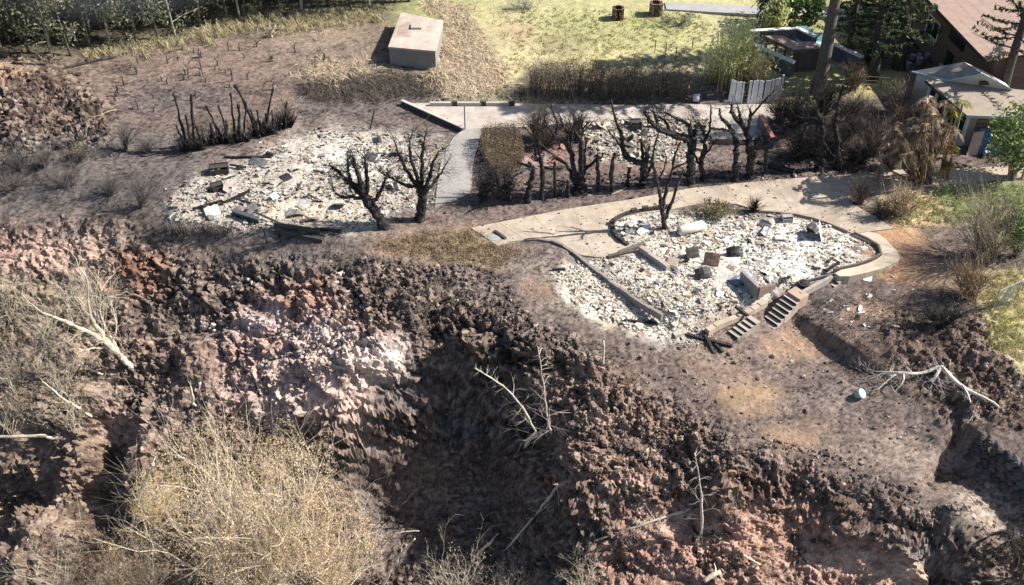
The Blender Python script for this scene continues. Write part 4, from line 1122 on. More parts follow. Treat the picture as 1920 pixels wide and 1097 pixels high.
BT('crooked charred tree with a pale stripped patch', (1573, 317), [(1573, 317, 13), (1571, 295, 10), (1570, 267, 8), (1567, 240, 7), (1569, 215, 6)],
   [[(1569, 216, 6), (1572, 190, 5), (1577, 172, 4), (1583, 160, 3), .3], [(1572, 298, 7), (1560, 290, 6), (1550, 280, 5), (1543, 262, 3), -.4], [(1568, 236, 4), (1580, 222, 4), (1592, 214, 3), .6], [(1574, 305, 5), (1584, 308, 4), (1590, 314, 3)]], 5, 1.1)
BT('slender bare tree rising from the planter by the driveway', (1247, 429), [(1247, 429, 8), (1243, 400, 8), (1239, 375, 7)],
   [[(1239, 376, 6), (1231, 335, 5), (1223, 302, 4), (1226, 278, 3), (1236, 244, 2), -.5], [(1242, 395, 6), (1249, 352, 5), (1262, 316, 4), (1264, 290, 3), (1276, 266, 2), .5], [(1246, 412, 6), (1260, 380, 5), (1270, 348, 4), (1282, 318, 2), .9], [(1224, 304, 3), (1216, 290, 3), (1204, 268, 2), .5], [(1262, 316, 3), (1275, 310, 3), (1288, 306, 2), -.5], [(1232, 340, 3), (1246, 318, 2), (1250, 294, 2), .8]], 1, .8, lev=1)
# the two left trees
BT('bushy charred tree by the burnt slab, right of the pair', (786, 412), [(786, 412, 16), (790, 392, 15), (793, 372, 13), (788, 352, 12)],
   [[(790, 356, 8), (772, 335, 6), (758, 312, 5), (746, 286, 3), (740, 266, 2), .6], [(790, 356, 8), (780, 325, 6), (770, 292, 5), (768, 262, 2), -.4], [(790, 358, 8), (792, 325, 6), (790, 290, 5), (796, 258, 2), .3], [(792, 362, 8), (806, 335, 6), (812, 305, 5), (822, 284, 2), -.5], [(793, 366, 7), (812, 345, 5), (826, 325, 4), (834, 312, 2), .7], [(786, 350, 6), (764, 350, 5), (742, 338, 4), (724, 330, 2), -.6]], 5, 1.15, tw_c=CHAR2 * .7, spread=.95, group='pair of charred trees at the left ruin', lev=2)
BT('leaning charred tree left of the pair with thick broken limbs', (722, 426), [(722, 426, 16), (708, 406, 16), (694, 386, 15), (682, 366, 14)],
   [[(690, 380, 10), (674, 360, 9), (656, 344, 8), (640, 328, 6), (622, 312, 4), .6], [(684, 368, 9), (676, 345, 8), (668, 320, 7), (662, 294, 4), -.5], [(684, 368, 9), (690, 345, 7), (686, 318, 6), (684, 296, 3), .4], [(688, 374, 8), (664, 368, 6), (644, 372, 5), (628, 362, 3), -.6], [(696, 384, 8), (712, 362, 6), (722, 340, 4), (726, 326, 2), .6], [(660, 346, 6), (654, 326, 5), (652, 300, 3), .5], [(676, 350, 5), (648, 336, 4), (630, 330, 2), -.9]], 4, .9, spread=.95, group='pair of charred trees at the left ruin')
# fallen logs among them
def log(label, line, c=CHAR, lift=.12, name='charred_log', cat='log', group='charred logs on the ground', twig=0, mm=M_CHAR, twL=.7):
    P = []; r = []
    for q in line:
        p = ground(q[0], q[1]); rr = q[2] * m_per_px(p) * .5
        P.append(p + [0, 0, rr * .7 + (q[3] if len(q) > 3 else 0)]); r.append(rr)
    X = resample(np.column_stack([P, r]), 1)
    root = thing(name, label, cat, P[0], group)
    Geo().tube(X[:, :3], X[:, 3], 7, c).build('stem', mm, root, True)
    if twig:
        g = Geo()
        for k in range(twig):
            i = random.randrange(1, len(X)); d = X[i, :3] - X[i - 1, :3]
            grow(g, X[i, :3], unit(d) + rng.normal(0, .7, 3) + [0, 0, .5], twL * random.uniform(.5, 1.2), max(.012, X[i, 3] * .5), 2, 3, .25, 0, 3, .6, 3, c=c)
        g.build('branches', M_TWIG, root, kind='stuff')
    return root
log('thick charred log lying right of the forked tree', [(1420, 305, 6), (1445, 314, 9), (1470, 321, 11), (1490, 325, 11)], twig=2)
log('charred log lying behind the stout black tree', [(1264, 328, 8), (1280, 326, 9), (1292, 332, 7)])
log('low charred log between stout and slim trees', [(1322, 334, 9), (1340, 332, 10), (1360, 336, 7)])
log('thin charred log lying along the driveway edge of the tree row', [(1100, 364, 4), (1130, 364, 5), (1150, 362, 5), (1182, 350, 3)])
log('black plank-like log beside the pink rubble', [(1022, 316, 6), (1040, 317, 7), (1056, 316, 6)])
log('pale grey branch lying across the soil by the stubby post', [(1145, 366, 3), (1165, 358, 4), (1183, 348, 3)], c=alb(170, 160, 150))

# ---------------------------------------------------------------- banana-like charred stalk clumps
def stalks(label, base, lines, w):
    p = ground(*base); root = thing('charred_stalk_clump', label, 'plant', p, 'charred stalk clumps above the left ruin')
    for (u0, v0, u1, v1, r0) in lines:
        b = ground(u0, v0); mid = ((u0 + u1) / 2 + random.uniform(-2, 2), (v0 + v1) / 2, r0 * .85)
        P, r = limb_pts([(u0, v0 + 2, r0), mid, (u1, v1, r0 * .55)], b[1], random.uniform(-.5, .5))
        r[-3:] *= [1.2, 1.9, .9]
        Geo().tube(P, r, 6, CHAR).build('stalk', M_CHAR, root, True)
    g = Geo()
    for _ in range(110):
        u0 = random.uniform(*w); vb = np.interp(u0, [lines[0][0] - 15, lines[-1][0] + 15], [base[1] + 2, base[1] - 4]); q = ground(u0, vb)
        grow(g, q, [random.gauss(0, .3), random.gauss(0, .3), 1], random.uniform(.4, 1.5), .05, 1, 3, .15, .1, 2, .5, 4, c=CHAR)
    g.build('shoots', M_CHAR, root, kind='stuff')
stalks('charred stalk clump with two tall crooked stalks at its left', (362, 284), [(352, 284, 325, 172, 6), (368, 282, 358, 176, 7), (358, 283, 348, 215, 6), (374, 280, 386, 262, 7), (345, 280, 330, 235, 5), (380, 276, 364, 232, 5)], (340, 385))
stalks('tallest charred stalk clump with shaggy tops in the middle', (425, 268), [(420, 268, 386, 198, 5), (430, 268, 408, 196, 5), (440, 264, 432, 174, 5), (448, 264, 447, 195, 7), (488, 258, 441, 158, 8), (400, 272, 395, 232, 6), (425, 268, 424, 226, 6), (456, 258, 462, 190, 4)], (392, 470))
stalks('charred stalk clump with a straight tall stalk at its right', (500, 254), [(495, 254, 512, 165, 5), (486, 256, 470, 205, 5), (492, 255, 482, 206, 5), (500, 252, 498, 212, 5), (512, 248, 510, 206, 4), (522, 244, 514, 224, 4)], (475, 520))
stalks('small outlying charred stalks at the right end', (536, 242), [(534, 244, 536, 196, 5), (532, 244, 538, 190, 4), (546, 240, 549, 214, 3), (526, 244, 528, 232, 5)], (526, 548))

# ---------------------------------------------------------------- generic dry shrub / bush
def shrub(name, label, cat, base, cen, rad, n_stem, lev, leaf_n, leaf_c, stem_c, leaf=.14, group=None, kids=3, stem_r=.05, hollow=.3, flat=0.0, L=None, depth=None, clump=26, up=.05, shrink=.5):
    """base and crown centre in photograph pixels, crown radii (u px, v px)"""
    p = ground(*base); k = m_per_px(p)
    y0 = p[1] + (depth or 0)
    c = at_y(cen[0], cen[1], y0)
    rx, rz = rad[0] * k, rad[1] * k * 1.25
    ry = min(rx, max(rz, rx * .6))
    root = thing(name, label, cat, p, group)
    g = Geo(); tips = []
    for i in range(n_stem):
        d = rng.normal(size=3); d[2] = abs(d[2]) * .6; d = unit(d) * rng.uniform(.45, .95)
        tgt = c + d * [rx, ry, rz]
        b = p + [rng.normal(0, rx * .12), rng.normal(0, ry * .12), -.1]
        ln = np.linalg.norm(tgt - b)
        grow(g, b, tgt - b, ln * (.66 if lev > 2 else .8), stem_r * rng.uniform(.6, 1.2), lev, 5, .12, up, kids, .6, 4, shrink, tips, c=stem_c * rng.uniform(.7, 1.25))
    g.build('stems', M_TWIG, root, kind='stuff')
    if leaf_n:
        nc = max(6, leaf_n // clump)
        d = rng.normal(size=(nc, 3)); d /= np.linalg.norm(d, axis=1)[:, None]
        q = c + d * (rng.uniform(hollow, 1, (nc, 1)) ** .6) * [rx, ry, rz] * .95
        if len(tips): 
            tp = np.array(tips); m_ = rng.random(nc) < .5
            q[m_] = tp[rng.integers(0, len(tp), m_.sum())]
        sp = (.10 if clump > 40 else .16) * min(rx, rz) + .05; kf = np.repeat(rng.uniform(.5, 1.3, (nc, 1)), clump, 0)
        P = np.repeat(q, clump, 0) + rng.normal(0, sp, (nc * clump, 3)) * [1, 1, .8]
        dn = (P - c) / [rx, ry, rz]; dn_ = dn / (np.linalg.norm(dn, axis=1)[:, None] + 1e-6)
        lump = perlin(dn_[:, 0] * 2.6 + dn_[:, 1], dn_[:, 2] * 2.6 + c[0], 31)
        ok_ = ((dn ** 2).sum(1) < 1.05 + .75 * lump) & (P[:, 2] > z_mid(P[:, 0], P[:, 1]) + .03); P = P[ok_]; kf = kf[ok_]
        cc = np.asarray(leaf_c, float); cc = cc if cc.ndim == 2 else cc[None]
        g = Geo().leaves(P, leaf, kf * tint([1, 1, 1], len(P), .2) * pick(cc, len(P)), flat)
        g.build('foliage', M_LEAF, root, kind='stuff')
    return root
TAN = [alb(214, 192, 156), alb(196, 172, 138), alb(226, 208, 176), alb(166, 142, 110)]
OLV = [alb(200, 182, 112), alb(170, 156, 96), alb(214, 196, 140)]
PALE = alb(226, 208, 178); GREY = alb(150, 138, 124)
# big dry tree at the bottom left
for lab, b, c, r, n in [('largest tan dry-leaved bush at the bottom, left crown', (430, 1085), (400, 915), (130, 105), 5200),
                        ('tall tan dry-leaved bush whose top touches the pale scree', (520, 1100), (545, 925), (95, 125), 4200),
                        ('tan dry bush on the right edge of the bottom thicket', (620, 1120), (625, 1010), (85, 105), 3600),
                        ('low tan dry bush in front of the thicket', (470, 1140), (500, 1050), (150, 80), 4600),
                        ('lowest tan dry bush in the bottom left corner of the thicket', (270, 1130), (265, 1060), (110, 58), 3000),
                        ('small yellowish leafy bush over the dark hollow', (305, 985), (300, 935), (56, 56), 1700)]:
    shrub('dry_bush', lab, 'bush', b, c, r, 24, 3, int(n * 3.2), [q * np.array([1.2, 1.08, .92]) for q in (OLV if 'yellowish' in lab else TAN)], np.minimum(PALE * 1.25, .85), .09, 'dry bushes at the bottom', 3, .085, .55, clump=50, shrink=.56)
# bare pale shrubs on the left slope
for lab, b, c, r, n in [('pale grey bare shrub at the left edge, uppermost', (20, 600), (20, 530), (60, 70), 300), ('wispy grey bare shrub left of the fallen pale tree', (95, 640), (90, 560), (70, 75), 400),
                        ('pale bare shrub behind the fallen pale tree', (175, 600), (165, 530), (60, 55), 350), ('matted grey bare shrub at the left edge, middle', (30, 720), (40, 660), (80, 60), 700),
                        ('matted tan bare shrub below the fallen pale tree', (120, 740), (110, 690), (70, 50), 600), ('grey bare shrub at the left edge, lowest of the slope', (20, 810), (30, 760), (60, 48), 400), ('low grey bare shrub under the leaning stick', (140, 800), (130, 765), (60, 36), 300)]:
    shrub('bare_shrub', lab, 'shrub', b, c, r, 18, 3, n, [alb(196, 178, 148), alb(170, 154, 128)], alb(206, 190, 164), .10, 'bare shrubs on the left slope', 3, .03)
# bottom middle shrubs
for lab, b, c, r in [('pale bare twiggy shrub at the bottom edge, left of the hanging branch', (855, 1125), (850, 1060), (60, 60)), ('pale dense twiggy shrub at the bottom edge below the long branch', (1100, 1130), (1095, 1075), (50, 45)), ('short pale twigs at the bottom edge in the dark hollow', (950, 1120), (950, 1085), (50, 25)), ('pale twiggy shrub at the bottom left corner of the gully', (110, 1120), (100, 1050), (80, 50))]:
    shrub('bare_shrub', lab, 'shrub', b, c, r, 18, 3, 260, TAN, PALE, .09, 'bare shrubs along the bottom', 3, .035)

# ---------------------------------------------------------------- pale dead trees and sticks in front
def dead_tree(label, base, trunk, limbs, twig=2, twL=1.0, c=PALE, lean=0.0, group=None, lev=2, name='dead_tree', cat='tree', spread=.6, lie=False):
    return burnt_tree(label, base, trunk, limbs, twig, twL, name, cat, group, c, M_TWIG, lean, c * .95, lev=lev, spread=spread, lie=lie)
dead_tree('fallen pale tree spreading up and left on the left slope', (257, 696), [(257, 696, 13), (240, 682, 12), (226, 668, 11)],
   [[(228, 670, 8), (207, 646, 7), (188, 622, 6), (173, 600, 6), (163, 566, 4), (167, 526, 3), (147, 500, 2), -.5], [(228, 670, 9), (200, 642, 8), (176, 628, 7), (153, 616, 6), (117, 600, 5), (80, 586, 3), -1.2], [(215, 656, 6), (194, 650, 5), (170, 654, 4), (146, 660, 3), -1.0], [(226, 668, 7), (212, 640, 5), (196, 612, 4), (186, 580, 3), (190, 545, 2), .6], [(168, 590, 4), (184, 570, 3), (204, 556, 2), .4], [(176, 605, 4), (156, 580, 3), (140, 556, 2), -.4], [(210, 640, 4), (220, 615, 3), (214, 590, 2), .5], [(110, 598, 3), (96, 612, 2), (84, 640, 2), -.6]], 3, 1.6, spread=.5)
dead_tree('thin pale arching branch beside the fallen tree', (203, 706), [(203, 706, 4), (178, 697, 4), (147, 680, 3), (117, 668, 2)], [], 2, .9)
def stick(label, line, c=PALE, y=None, group='pale sticks on the slope', lean=0.0, lie=False):
    p = ground(line[0][0], line[0][1])
    P, r = limb_pts(line, p[1] if y is None else y, lean)
    if lie:
        X = resample(np.array([[*ground(q[0], q[1]), q[2]] for q in line]), 1); r = X[:, 3] * m_per_px(p) * .5; P = X[:, :3] + np.column_stack([np.zeros((len(X), 2)), r + .2])
    root = thing('dead_branch', label, 'branch', p, group)
    Geo().tube(P, r, 6, c).build('stem', M_TWIG, root, True)
    g = Geo()
    for k in range(4):
        i = random.randrange(1, len(P))
        grow(g, P[i], unit(P[i] - P[i - 1]) + rng.normal(0, .5, 3), .5, max(.01, r[i] * .5), 1, 3, .25, 0, 2, .6, 3, c=c)
    g.build('twigs', M_TWIG, root, kind='stuff')
    return root
stick('long pale stick standing in the dark hollow left of the bushes', [(246, 1036, 5), (246, 1000, 6), (256, 950, 6), (270, 905, 6), (287, 870, 7)])
stick('pale stick leaning across the left slope', [(172, 782, 5), (145, 764, 5), (115, 745, 4), (84, 718, 3)])
stick('thick pale branch at the left edge above the shaded cliff', [(120, 823, 7), (90, 818, 7), (50, 817, 6), (-20, 822, 5)])
stick('short pale stick below the scree', [(366, 762, 6), (361, 745, 5), (357, 724, 3)])
stick('forked pale stick at the bottom of the dark hollow', [(712, 1110, 5), (738, 1060, 5), (752, 1038, 4), (778, 1010, 3)])
stick('crooked thin branch in the dark hollow', [(710, 1040, 3), (725, 1015, 3), (742, 997, 3), (786, 996, 2)])
stick('short thick pale stick beside the hanging branch', [(884, 1052, 7), (900, 1035, 6), (924, 1012, 5)])
stick('white split stick on the dark slope right of the crest', [(1129, 688, 6), (1131, 668, 5), (1132, 640, 4)])
stick('curled pale root at the foot of the dead saplings', [(985, 846, 8), (992, 830, 9), (1008, 822, 8), (1026, 817, 6)], lie=True)
stick('pale curved stick lying on the reddish bank', [(1424, 1064, 4), (1395, 1048, 4), (1370, 1026, 3), (1352, 1020, 2)], lie=True)
stick('pale broken plank at the bottom of the reddish bank', [(1318, 1097, 10), (1334, 1086, 11), (1350, 1078, 8)], lie=True)
def sapling(label, base, line, n, L, c=alb(206, 192, 172), side=1.0, group='dead conifer saplings in front', lie=False):
    p = ground(*base); root = thing('dead_sapling', label, 'tree', p, group)
    P, r = limb_pts([(base[0], base[1] + 2, line[0][2])] + line, p[1], -.3)
    if lie:
        X = resample(np.array([[*ground(q[0], q[1]), q[2]] for q in line]), 1); r = X[:, 3] * m_per_px(p) * .5; P = X[:, :3] + np.column_stack([np.zeros((len(X), 2)), r + .35])
    Geo().tube(P, r, 6, c).build('trunk', M_TWIG, root, True)
    g = Geo()
    for k in range(n):
        t = .25 + .72 * k / n; i = t * (len(P) - 1); i0 = int(i); q = P[i0] + (P[min(i0 + 1, len(P) - 1)] - P[i0]) * (i - i0)
        ax = unit(P[-1] - P[0]); sd = unit(np.cross(ax, rng.normal(size=3)))
        grow(g, q, sd + ax * .35, L * (1.15 - t) * rng.uniform(.7, 1.3), .02, 1, 4, .12, -.04 * side, 3, .5, 3, c=c)
    g.build('branches', M_TWIG, root, kind='stuff')
sapling('upright dead conifer sapling on the crest of the gully', (1036, 816), [(1036, 816, 5), (1026, 790, 4), (1022, 740, 4), (1016, 700, 3), (1008, 650, 2)], 26, 1.6)
sapling('leaning dead conifer sapling left of the upright one', (1010, 822), [(1010, 822, 5), (995, 790, 5), (970, 750, 4), (940, 720, 3), (890, 690, 2)], 26, 1.5)
sapling('dead branch hanging down the dark gully wall', (1050, 905), [(1050, 905, 5), (1020, 945, 5), (1000, 970, 4), (970, 1005, 4), (935, 1050, 2)], 24, 1.3)
sapling('second dead branch hanging low in the gully', (1020, 960), [(1020, 960, 4), (1000, 1000, 4), (980, 1040, 3), (960, 1085, 2)], 18, 1.0)
sapling('long thin fallen branch lying across the reddish bank', (1292, 964), [(1292, 964, 6), (1240, 980, 5), (1180, 1000, 4), (1120, 1020, 3), (1060, 1035, 2)], 30, 1.0, lie=True)
sapling('bare pale sapling standing on the reddish bank', (1315, 1000), [(1315, 1000, 6), (1316, 960, 5), (1314, 920, 4), (1308, 880, 3), (1302, 850, 2)], 22, 1.2)
shrub('bare_shrub', 'small bare grey shrub beside the pale sapling', 'shrub', (1378, 985), (1378, 948), (28, 32), 8, 2, 0, TAN, alb(170, 156, 138), group='bare shrubs along the bottom', stem_r=.025)
log('black bent pipe-like root at the foot of the pale sapling', [(1300, 985, 5), (1302, 1000, 6), (1320, 1005, 6), (1350, 1003, 5), (1372, 1000, 4)], lift=.1)
log('thin charred curved root on the reddish bank', [(1484, 998, 4), (1487, 1020, 4), (1498, 1040, 4), (1512, 1056, 3)])
# pale tree fallen on the right slope
dead_tree('white fallen tree with splayed limbs on the right slope', (1868, 774), [(1868, 774, 4), (1830, 755, 6), (1800, 735, 8), (1770, 712, 9)],
   [[(1770, 712, 8), (1758, 700, 7), (1730, 708, 6), (1700, 712, 5), (1672, 716, 4), (1640, 704, 2), .4], [(1760, 702, 6), (1752, 715, 6), (1745, 726, 4)], [(1800, 735, 5), (1812, 758, 4), (1822, 780, 3)], [(1675, 716, 4), (1660, 726, 3), (1642, 738, 2)], [(1690, 713, 4), (1690, 730, 3), (1675, 742, 2)], [(1668, 716, 3), (1650, 712, 2), (1634, 716, 2)]], 2, .8, alb(222, 212, 198), lie=True)
shrub('bare_shrub', 'dead tan twig clump hanging over the stone wall', 'shrub', (1860, 815), (1858, 825), (30, 26), 10, 2, 40, TAN, alb(190, 160, 124), .1, stem_r=.025)

# ---------------------------------------------------------------- charred thickets
def thicket(lab, b, c, r, n=10, lev=3, col_=CHAR2, leaf_n=0, leaf_c=None, grp='burnt bushes behind the tree row', sr=.06, name='burnt_bush', leaf=.08):
    return shrub(name, lab, 'bush', b, c, r, int(n * 3.2), 2, leaf_n, leaf_c if leaf_c is not None else [CHAR2], col_ * (.75 if grp == 'burnt bushes behind the tree row' else 1.0), leaf, grp, 4, sr, shrink=.6)
SO = alb(120, 104, 90)
thicket('burnt bush of fine black twigs behind the many-stemmed tree', (1085, 262), (1065, 225), (55, 32), 12, 3, CHAR2 * 1.2)
thicket('fine brown bare bush left of the black-twigged one', (1010, 262), (1005, 225), (36, 38), 12, 3, alb(110, 96, 84))
thicket('scorched brown bush above the pink rubble', (1020, 280), (1018, 258), (36, 22), 14, 3, alb(96, 82, 70), 300, [alb(90, 76, 60)])
thicket('black-limbed bush nearest the board fence', (1490, 245), (1490, 205), (36, 34), 12, 3, CHAR2)
thicket('dense scorched grey-brown bush behind the twisted tree', (1600, 240), (1595, 205), (45, 30), 16, 3, alb(140, 122, 108), 300, [alb(140, 116, 92)])
thicket('wide scorched bush with pinkish twigs right of the crooked tree', (1640, 290), (1640, 250), (50, 36), 16, 3, alb(126, 108, 98))
thicket('low charred bush right of the crooked tree', (1612, 306), (1610, 278), (36, 26), 12, 3, CHAR2 * 1.1)
thicket('pale brown dead bush beside the small house lawn', (1690, 215), (1690, 180), (34, 30), 14, 3, alb(176, 152, 124), 400, TAN)
thicket('scorched tan bush on the grass left of the second pine', (1600, 168), (1600, 140), (30, 24), 12, 3, alb(176, 150, 112), 400, TAN)
thicket('tangled charred bush left of the twisted tree', (1520, 290), (1512, 262), (40, 26), 14, 3, CHAR2)
for lab, u, v, c_ in [('grey scorched bush left of the dead palm', 1668, 318, alb(120, 106, 96)), ('brownish scorched bush behind the crooked tree', 1585, 262, alb(130, 112, 98)), ('black tangled bush under the twisted tree', 1500, 300, CHAR2), ('charred bush by the pine foot', 1545, 215, CHAR2 * 1.3), ('scorched bush above the red-topped wall', 1465, 228, alb(110, 98, 88)), ('pinkish scorched bush in front of the small house', 1700, 250, alb(150, 126, 110)), ('low black bush right of the twisted tree', 1560, 296, CHAR2 * 1.2)]:
    thicket(lab, (u, v), (u, v - 28), (40, 26), 14, 3, c_)
thicket('black bare bush beside the path foot', (950, 372), (935, 340), (42, 32), 14, 3, CHAR2, grp='burnt bushes beside the path')
thicket('small black bare bush at the path foot', (905, 372), (908, 352), (26, 20), 10, 3, CHAR2, grp='burnt bushes beside the path')
thicket('scorched grey bush between the near driveway and dry lawn', (1612, 380), (1610, 356), (26, 22), 10, 3, alb(130, 108, 92), 200, TAN, grp='dry bushes by the right lawn')
thicket('straw-coloured dry bush on the right lawn edge', (1690, 402), (1690, 372), (46, 28), 12, 3, alb(190, 164, 124), 600, TAN, grp='dry bushes by the right lawn')
thicket('scraggly charred stub bush at the driveway end', (1650, 412), (1660, 392), (16, 18), 8, 2, CHAR2, grp='dry bushes by the right lawn')
thicket('small charred stump bush on the driveway', (1412, 398), (1416, 384), (16, 12), 8, 2, CHAR, grp=None)
thicket('large grey bare bush on the right lawn', (1850, 488), (1850, 420), (68, 62), 20, 3, alb(160, 144, 124), 500, [alb(150, 140, 100), alb(120, 124, 76)], grp='dry bushes by the right lawn', name='bare_bush')
thicket('brown dead grass bush beside the chain-link gate', (1820, 560), (1812, 525), (60, 40), 16, 3, alb(168, 138, 104), 500, TAN, grp='dry bushes by the right lawn', name='bare_bush')
thicket('charred low bush on the dark patch below the gate', (1770, 610), (1765, 592), (60, 24), 14, 3, CHAR2 * 1.3, grp='dry bushes by the right lawn')
for k, (lab, u, v, ru, rv) in enumerate([('grey burnt bush at the left edge below the mound', 30, 318, 46, 22), ('small grey burnt bush under the mound', 82, 312, 28, 18), ('yellowish scorched bush on the left track', 150, 302, 26, 18), ('thin burnt sapling left of the stalk clumps', 236, 282, 12, 30), ('low burnt bush left of the stalk clumps', 278, 284, 26, 12), ('grey burnt bush by the left corner of the ruin', 265, 388, 24, 34), ('grey burnt scrub below the left track', 120, 352, 60, 18), ('grey burnt scrub at the left edge below the track', 20, 356, 50, 18), ('burnt scrub nearest the left ruin corner', 205, 366, 42, 20)]):
    thicket(lab, (u, v), (u, v - rv), (ru, rv), 12, 3 if ru > 20 else 2, alb(104, 96, 92), 260 if 'yellow' in lab else 0, OLV, 'burnt scrub on the left', .03)

# burnt hedges
def hedge(label, poly_base, poly_top, c, stem_c, n, leaf_n, stems, name='burnt_hedge', depth=1.2, leaf=.1):
    B = np.array([ground(u, v) for u, v in poly_base]); root = thing(name, label, 'hedge', B[0])
    Ht = [rise(b, t[1]) for b, t in zip(B, poly_top)]
    g = Geo(); s_ = np.linspace(0, 1, len(B))
    for i in range(stems):
        t = rng.random(); b = np.array([np.interp(t, s_, B[:, k]) for k in range(3)]) + [0, rng.uniform(0, depth), 0]
        h = np.interp(t, s_, Ht)
        grow(g, b, [rng.normal(0, .12), rng.normal(0, .1), 1], h * .8, .035, 2, 4, .12, .12, 3, .45, 3, .5, c=stem_c * rng.uniform(.7, 1.3))
    g.build('stems', M_TWIG, root, kind='stuff')
    t = rng.random(leaf_n); P = np.column_stack([np.interp(t, s_, B[:, k]) for k in range(3)]) ; h = np.interp(t, s_, Ht)
    P[:, 1] += rng.uniform(-.25, depth + .25, leaf_n)
    zz = rng.random(leaf_n) ** .45
    P[:, 2] += h * zz * (1 + .10 * perlin(P[:, 0] / 1.1, P[:, 1] / 1.1, 4))
    Geo().leaves(P, leaf, tint([1, 1, 1], leaf_n, .35) * pick(np.array(c), leaf_n)).build('foliage', M_LEAF, root, kind='stuff')
    return root
hedge('long scorched brown hedge along the back of the upper pavement', [(992, 180), (1060, 187), (1140, 188), (1220, 190), (1292, 191)], [(992, 134), (1040, 127), (1140, 134), (1220, 140), (1292, 142)], [alb(142, 128, 108), alb(116, 102, 86), alb(164, 148, 124)], alb(120, 106, 90), 0, 7500, 260, depth=1.6, leaf=.13)
def box_hedge(label, left, right, top_px, cols, stem_c, leaf_n, stems):
    """hedge between two traced ground edges"""
    Lf = np.array([ground(u, v) for u, v in left]); Rt = np.array([ground(u, v) for u, v in right]); root = thing('clipped_hedge', label, 'hedge', Lf[-1])
    s_ = np.linspace(0, 1, len(Lf)); at_ = lambda a, b: np.column_stack([np.interp(a, s_, Lf[:, k]) * (1 - b) + np.interp(a, s_, Rt[:, k]) * b for k in range(3)])
    h = rise(Lf[-1], top_px); g = Geo()
    for p_ in at_(rng.random(stems), rng.random(stems)): grow(g, p_, [rng.normal(0, .15), rng.normal(0, .15), 1], h * .75, .03, 2, 4, .12, .1, 3, .5, 3, .5, c=stem_c * rng.uniform(.7, 1.3))
    g.build('stems', M_TWIG, root, kind='stuff')
    a, b = rng.random(leaf_n), rng.random(leaf_n); P = at_(a, b); z = rng.random(leaf_n) ** .35
    P[:, 2] += h * z * (1 + .12 * perlin(P[:, 0] / .8, P[:, 1] / .8, 4)); P += rng.normal(0, .06, P.shape)
    Geo().leaves(P, .1, tint([1, 1, 1], leaf_n, .3) * pick(np.array(cols), leaf_n)).build('foliage', M_LEAF, root, kind='stuff')
box_hedge('clipped brown dead hedge beside the sloping path', [(903, 262), (902, 290), (912, 320), (935, 350)], [(965, 256), (978, 282), (982, 300), (978, 318)], 322, [alb(136, 118, 92), alb(120, 102, 80), alb(154, 134, 104)], alb(110, 94, 76), 15000, 160)
hedge('row of burnt grey stubs fringing the left ruin', [(290, 436), (330, 444), (390, 446), (440, 446)], [(290, 424), (330, 424), (390, 426), (440, 424)], [alb(150, 140, 130)], alb(120, 112, 106), 0, 120, 150, depth=.5, leaf=.06, name='burnt_stub_row')
# ---------------------------------------------------------------- dark wood at the top left
LG = [alb(150, 150, 116), alb(112, 116, 84), alb(176, 174, 140), alb(84, 92, 66)]
def wood_tree(label, x, y, h, cr, trunk_c, r0=.14, n=900, low=.3, leaf=.36):
    p = np.array([x, y, gz(x, y)]); root = thing('forest_tree', label, 'tree', p, 'trees of the dark wood')
    top = p + [rng.normal(0, .5), rng.normal(0, .5), h]
    P = np.array([p - [0, 0, .2], p + (top - p) * .35 + rng.normal(0, .15, 3), p + (top - p) * .7 + rng.normal(0, .2, 3), top])
    Geo().tube(resample(P, 1), np.linspace(r0, r0 * .3, len(resample(P, 1))), 6, trunk_c).build('trunk', M_BARK, root, True)
    g = Geo(); cl = []
    for k in range(15):
        t = low + (1 - low) * (k + rng.random()) / 15
        q = p + (top - p) * t; a = rng.random() * 6.28; L = cr * (1.15 - .6 * t) * rng.uniform(.5, 1.1)
        e = q + [math.cos(a) * L, math.sin(a) * L, L * .25]
        g.tube([q, (q + e) / 2 + [0, 0, .1], e], [.05, .035, .015], 4, trunk_c, False); cl += [e, (q + e) / 2]
    g.build('limbs', M_BARK, root, kind='stuff')
    cl = np.array(cl)[:]; k = int(n * 1.4) // len(cl)
    P = np.repeat(cl, k, 0) + rng.normal(0, .48, (len(cl) * k, 3)) * [1, 1, .7]
    Geo().leaves(P, leaf, tint([1, 1, 1], len(P), .35) * pick(LG, len(P), (2, 4, 1.2, 3)), aspect=.35, hang=.25).build('crown', M_LEAF, root, kind='stuff')
side_w = ['with a pale straight trunk', 'with a dark trunk', 'with a thin grey trunk', 'with a leafy low crown']
edge_u = np.array([-160, 0, 90, 150, 230, 330, 450, 560, 700, 780]); edge_v = np.array([125, 112, 104, 100, 88, 68, 34, 22, 16, 8])
n_w = 0
for row in range(5):
    us_ = np.arange(-150, 780, 36 if row else 40)
    for u in us_:
        uu = u + random.uniform(-13, 13); v = np.interp(uu, edge_u, edge_v)
        q = ground(uu, v)
        x, y = q[0] * (1 + row * .05), q[1] + row * 3.0 + random.uniform(-.6, 1.2)
        if uu > 460 and row > 2: continue
        pos = 'at the left end' if uu < 130 else 'left of its middle' if uu < 300 else 'in its middle' if uu < 480 else 'at its right end'
        lab = f"{'front' if row == 0 else 'second' if row == 1 else 'back'}-row tree of the dark wood {pos}, {side_w[n_w % 4]}"
        wood_tree(lab, x, y, random.uniform(8.5, 12.5), random.uniform(1.4, 2.3), alb(176, 166, 146) if n_w % 3 == 0 else alb(110, 102, 88), random.uniform(.1, .2), 760 if row < 3 else 480, random.uniform(.04, .3) if row < 2 else .05)
        n_w += 1

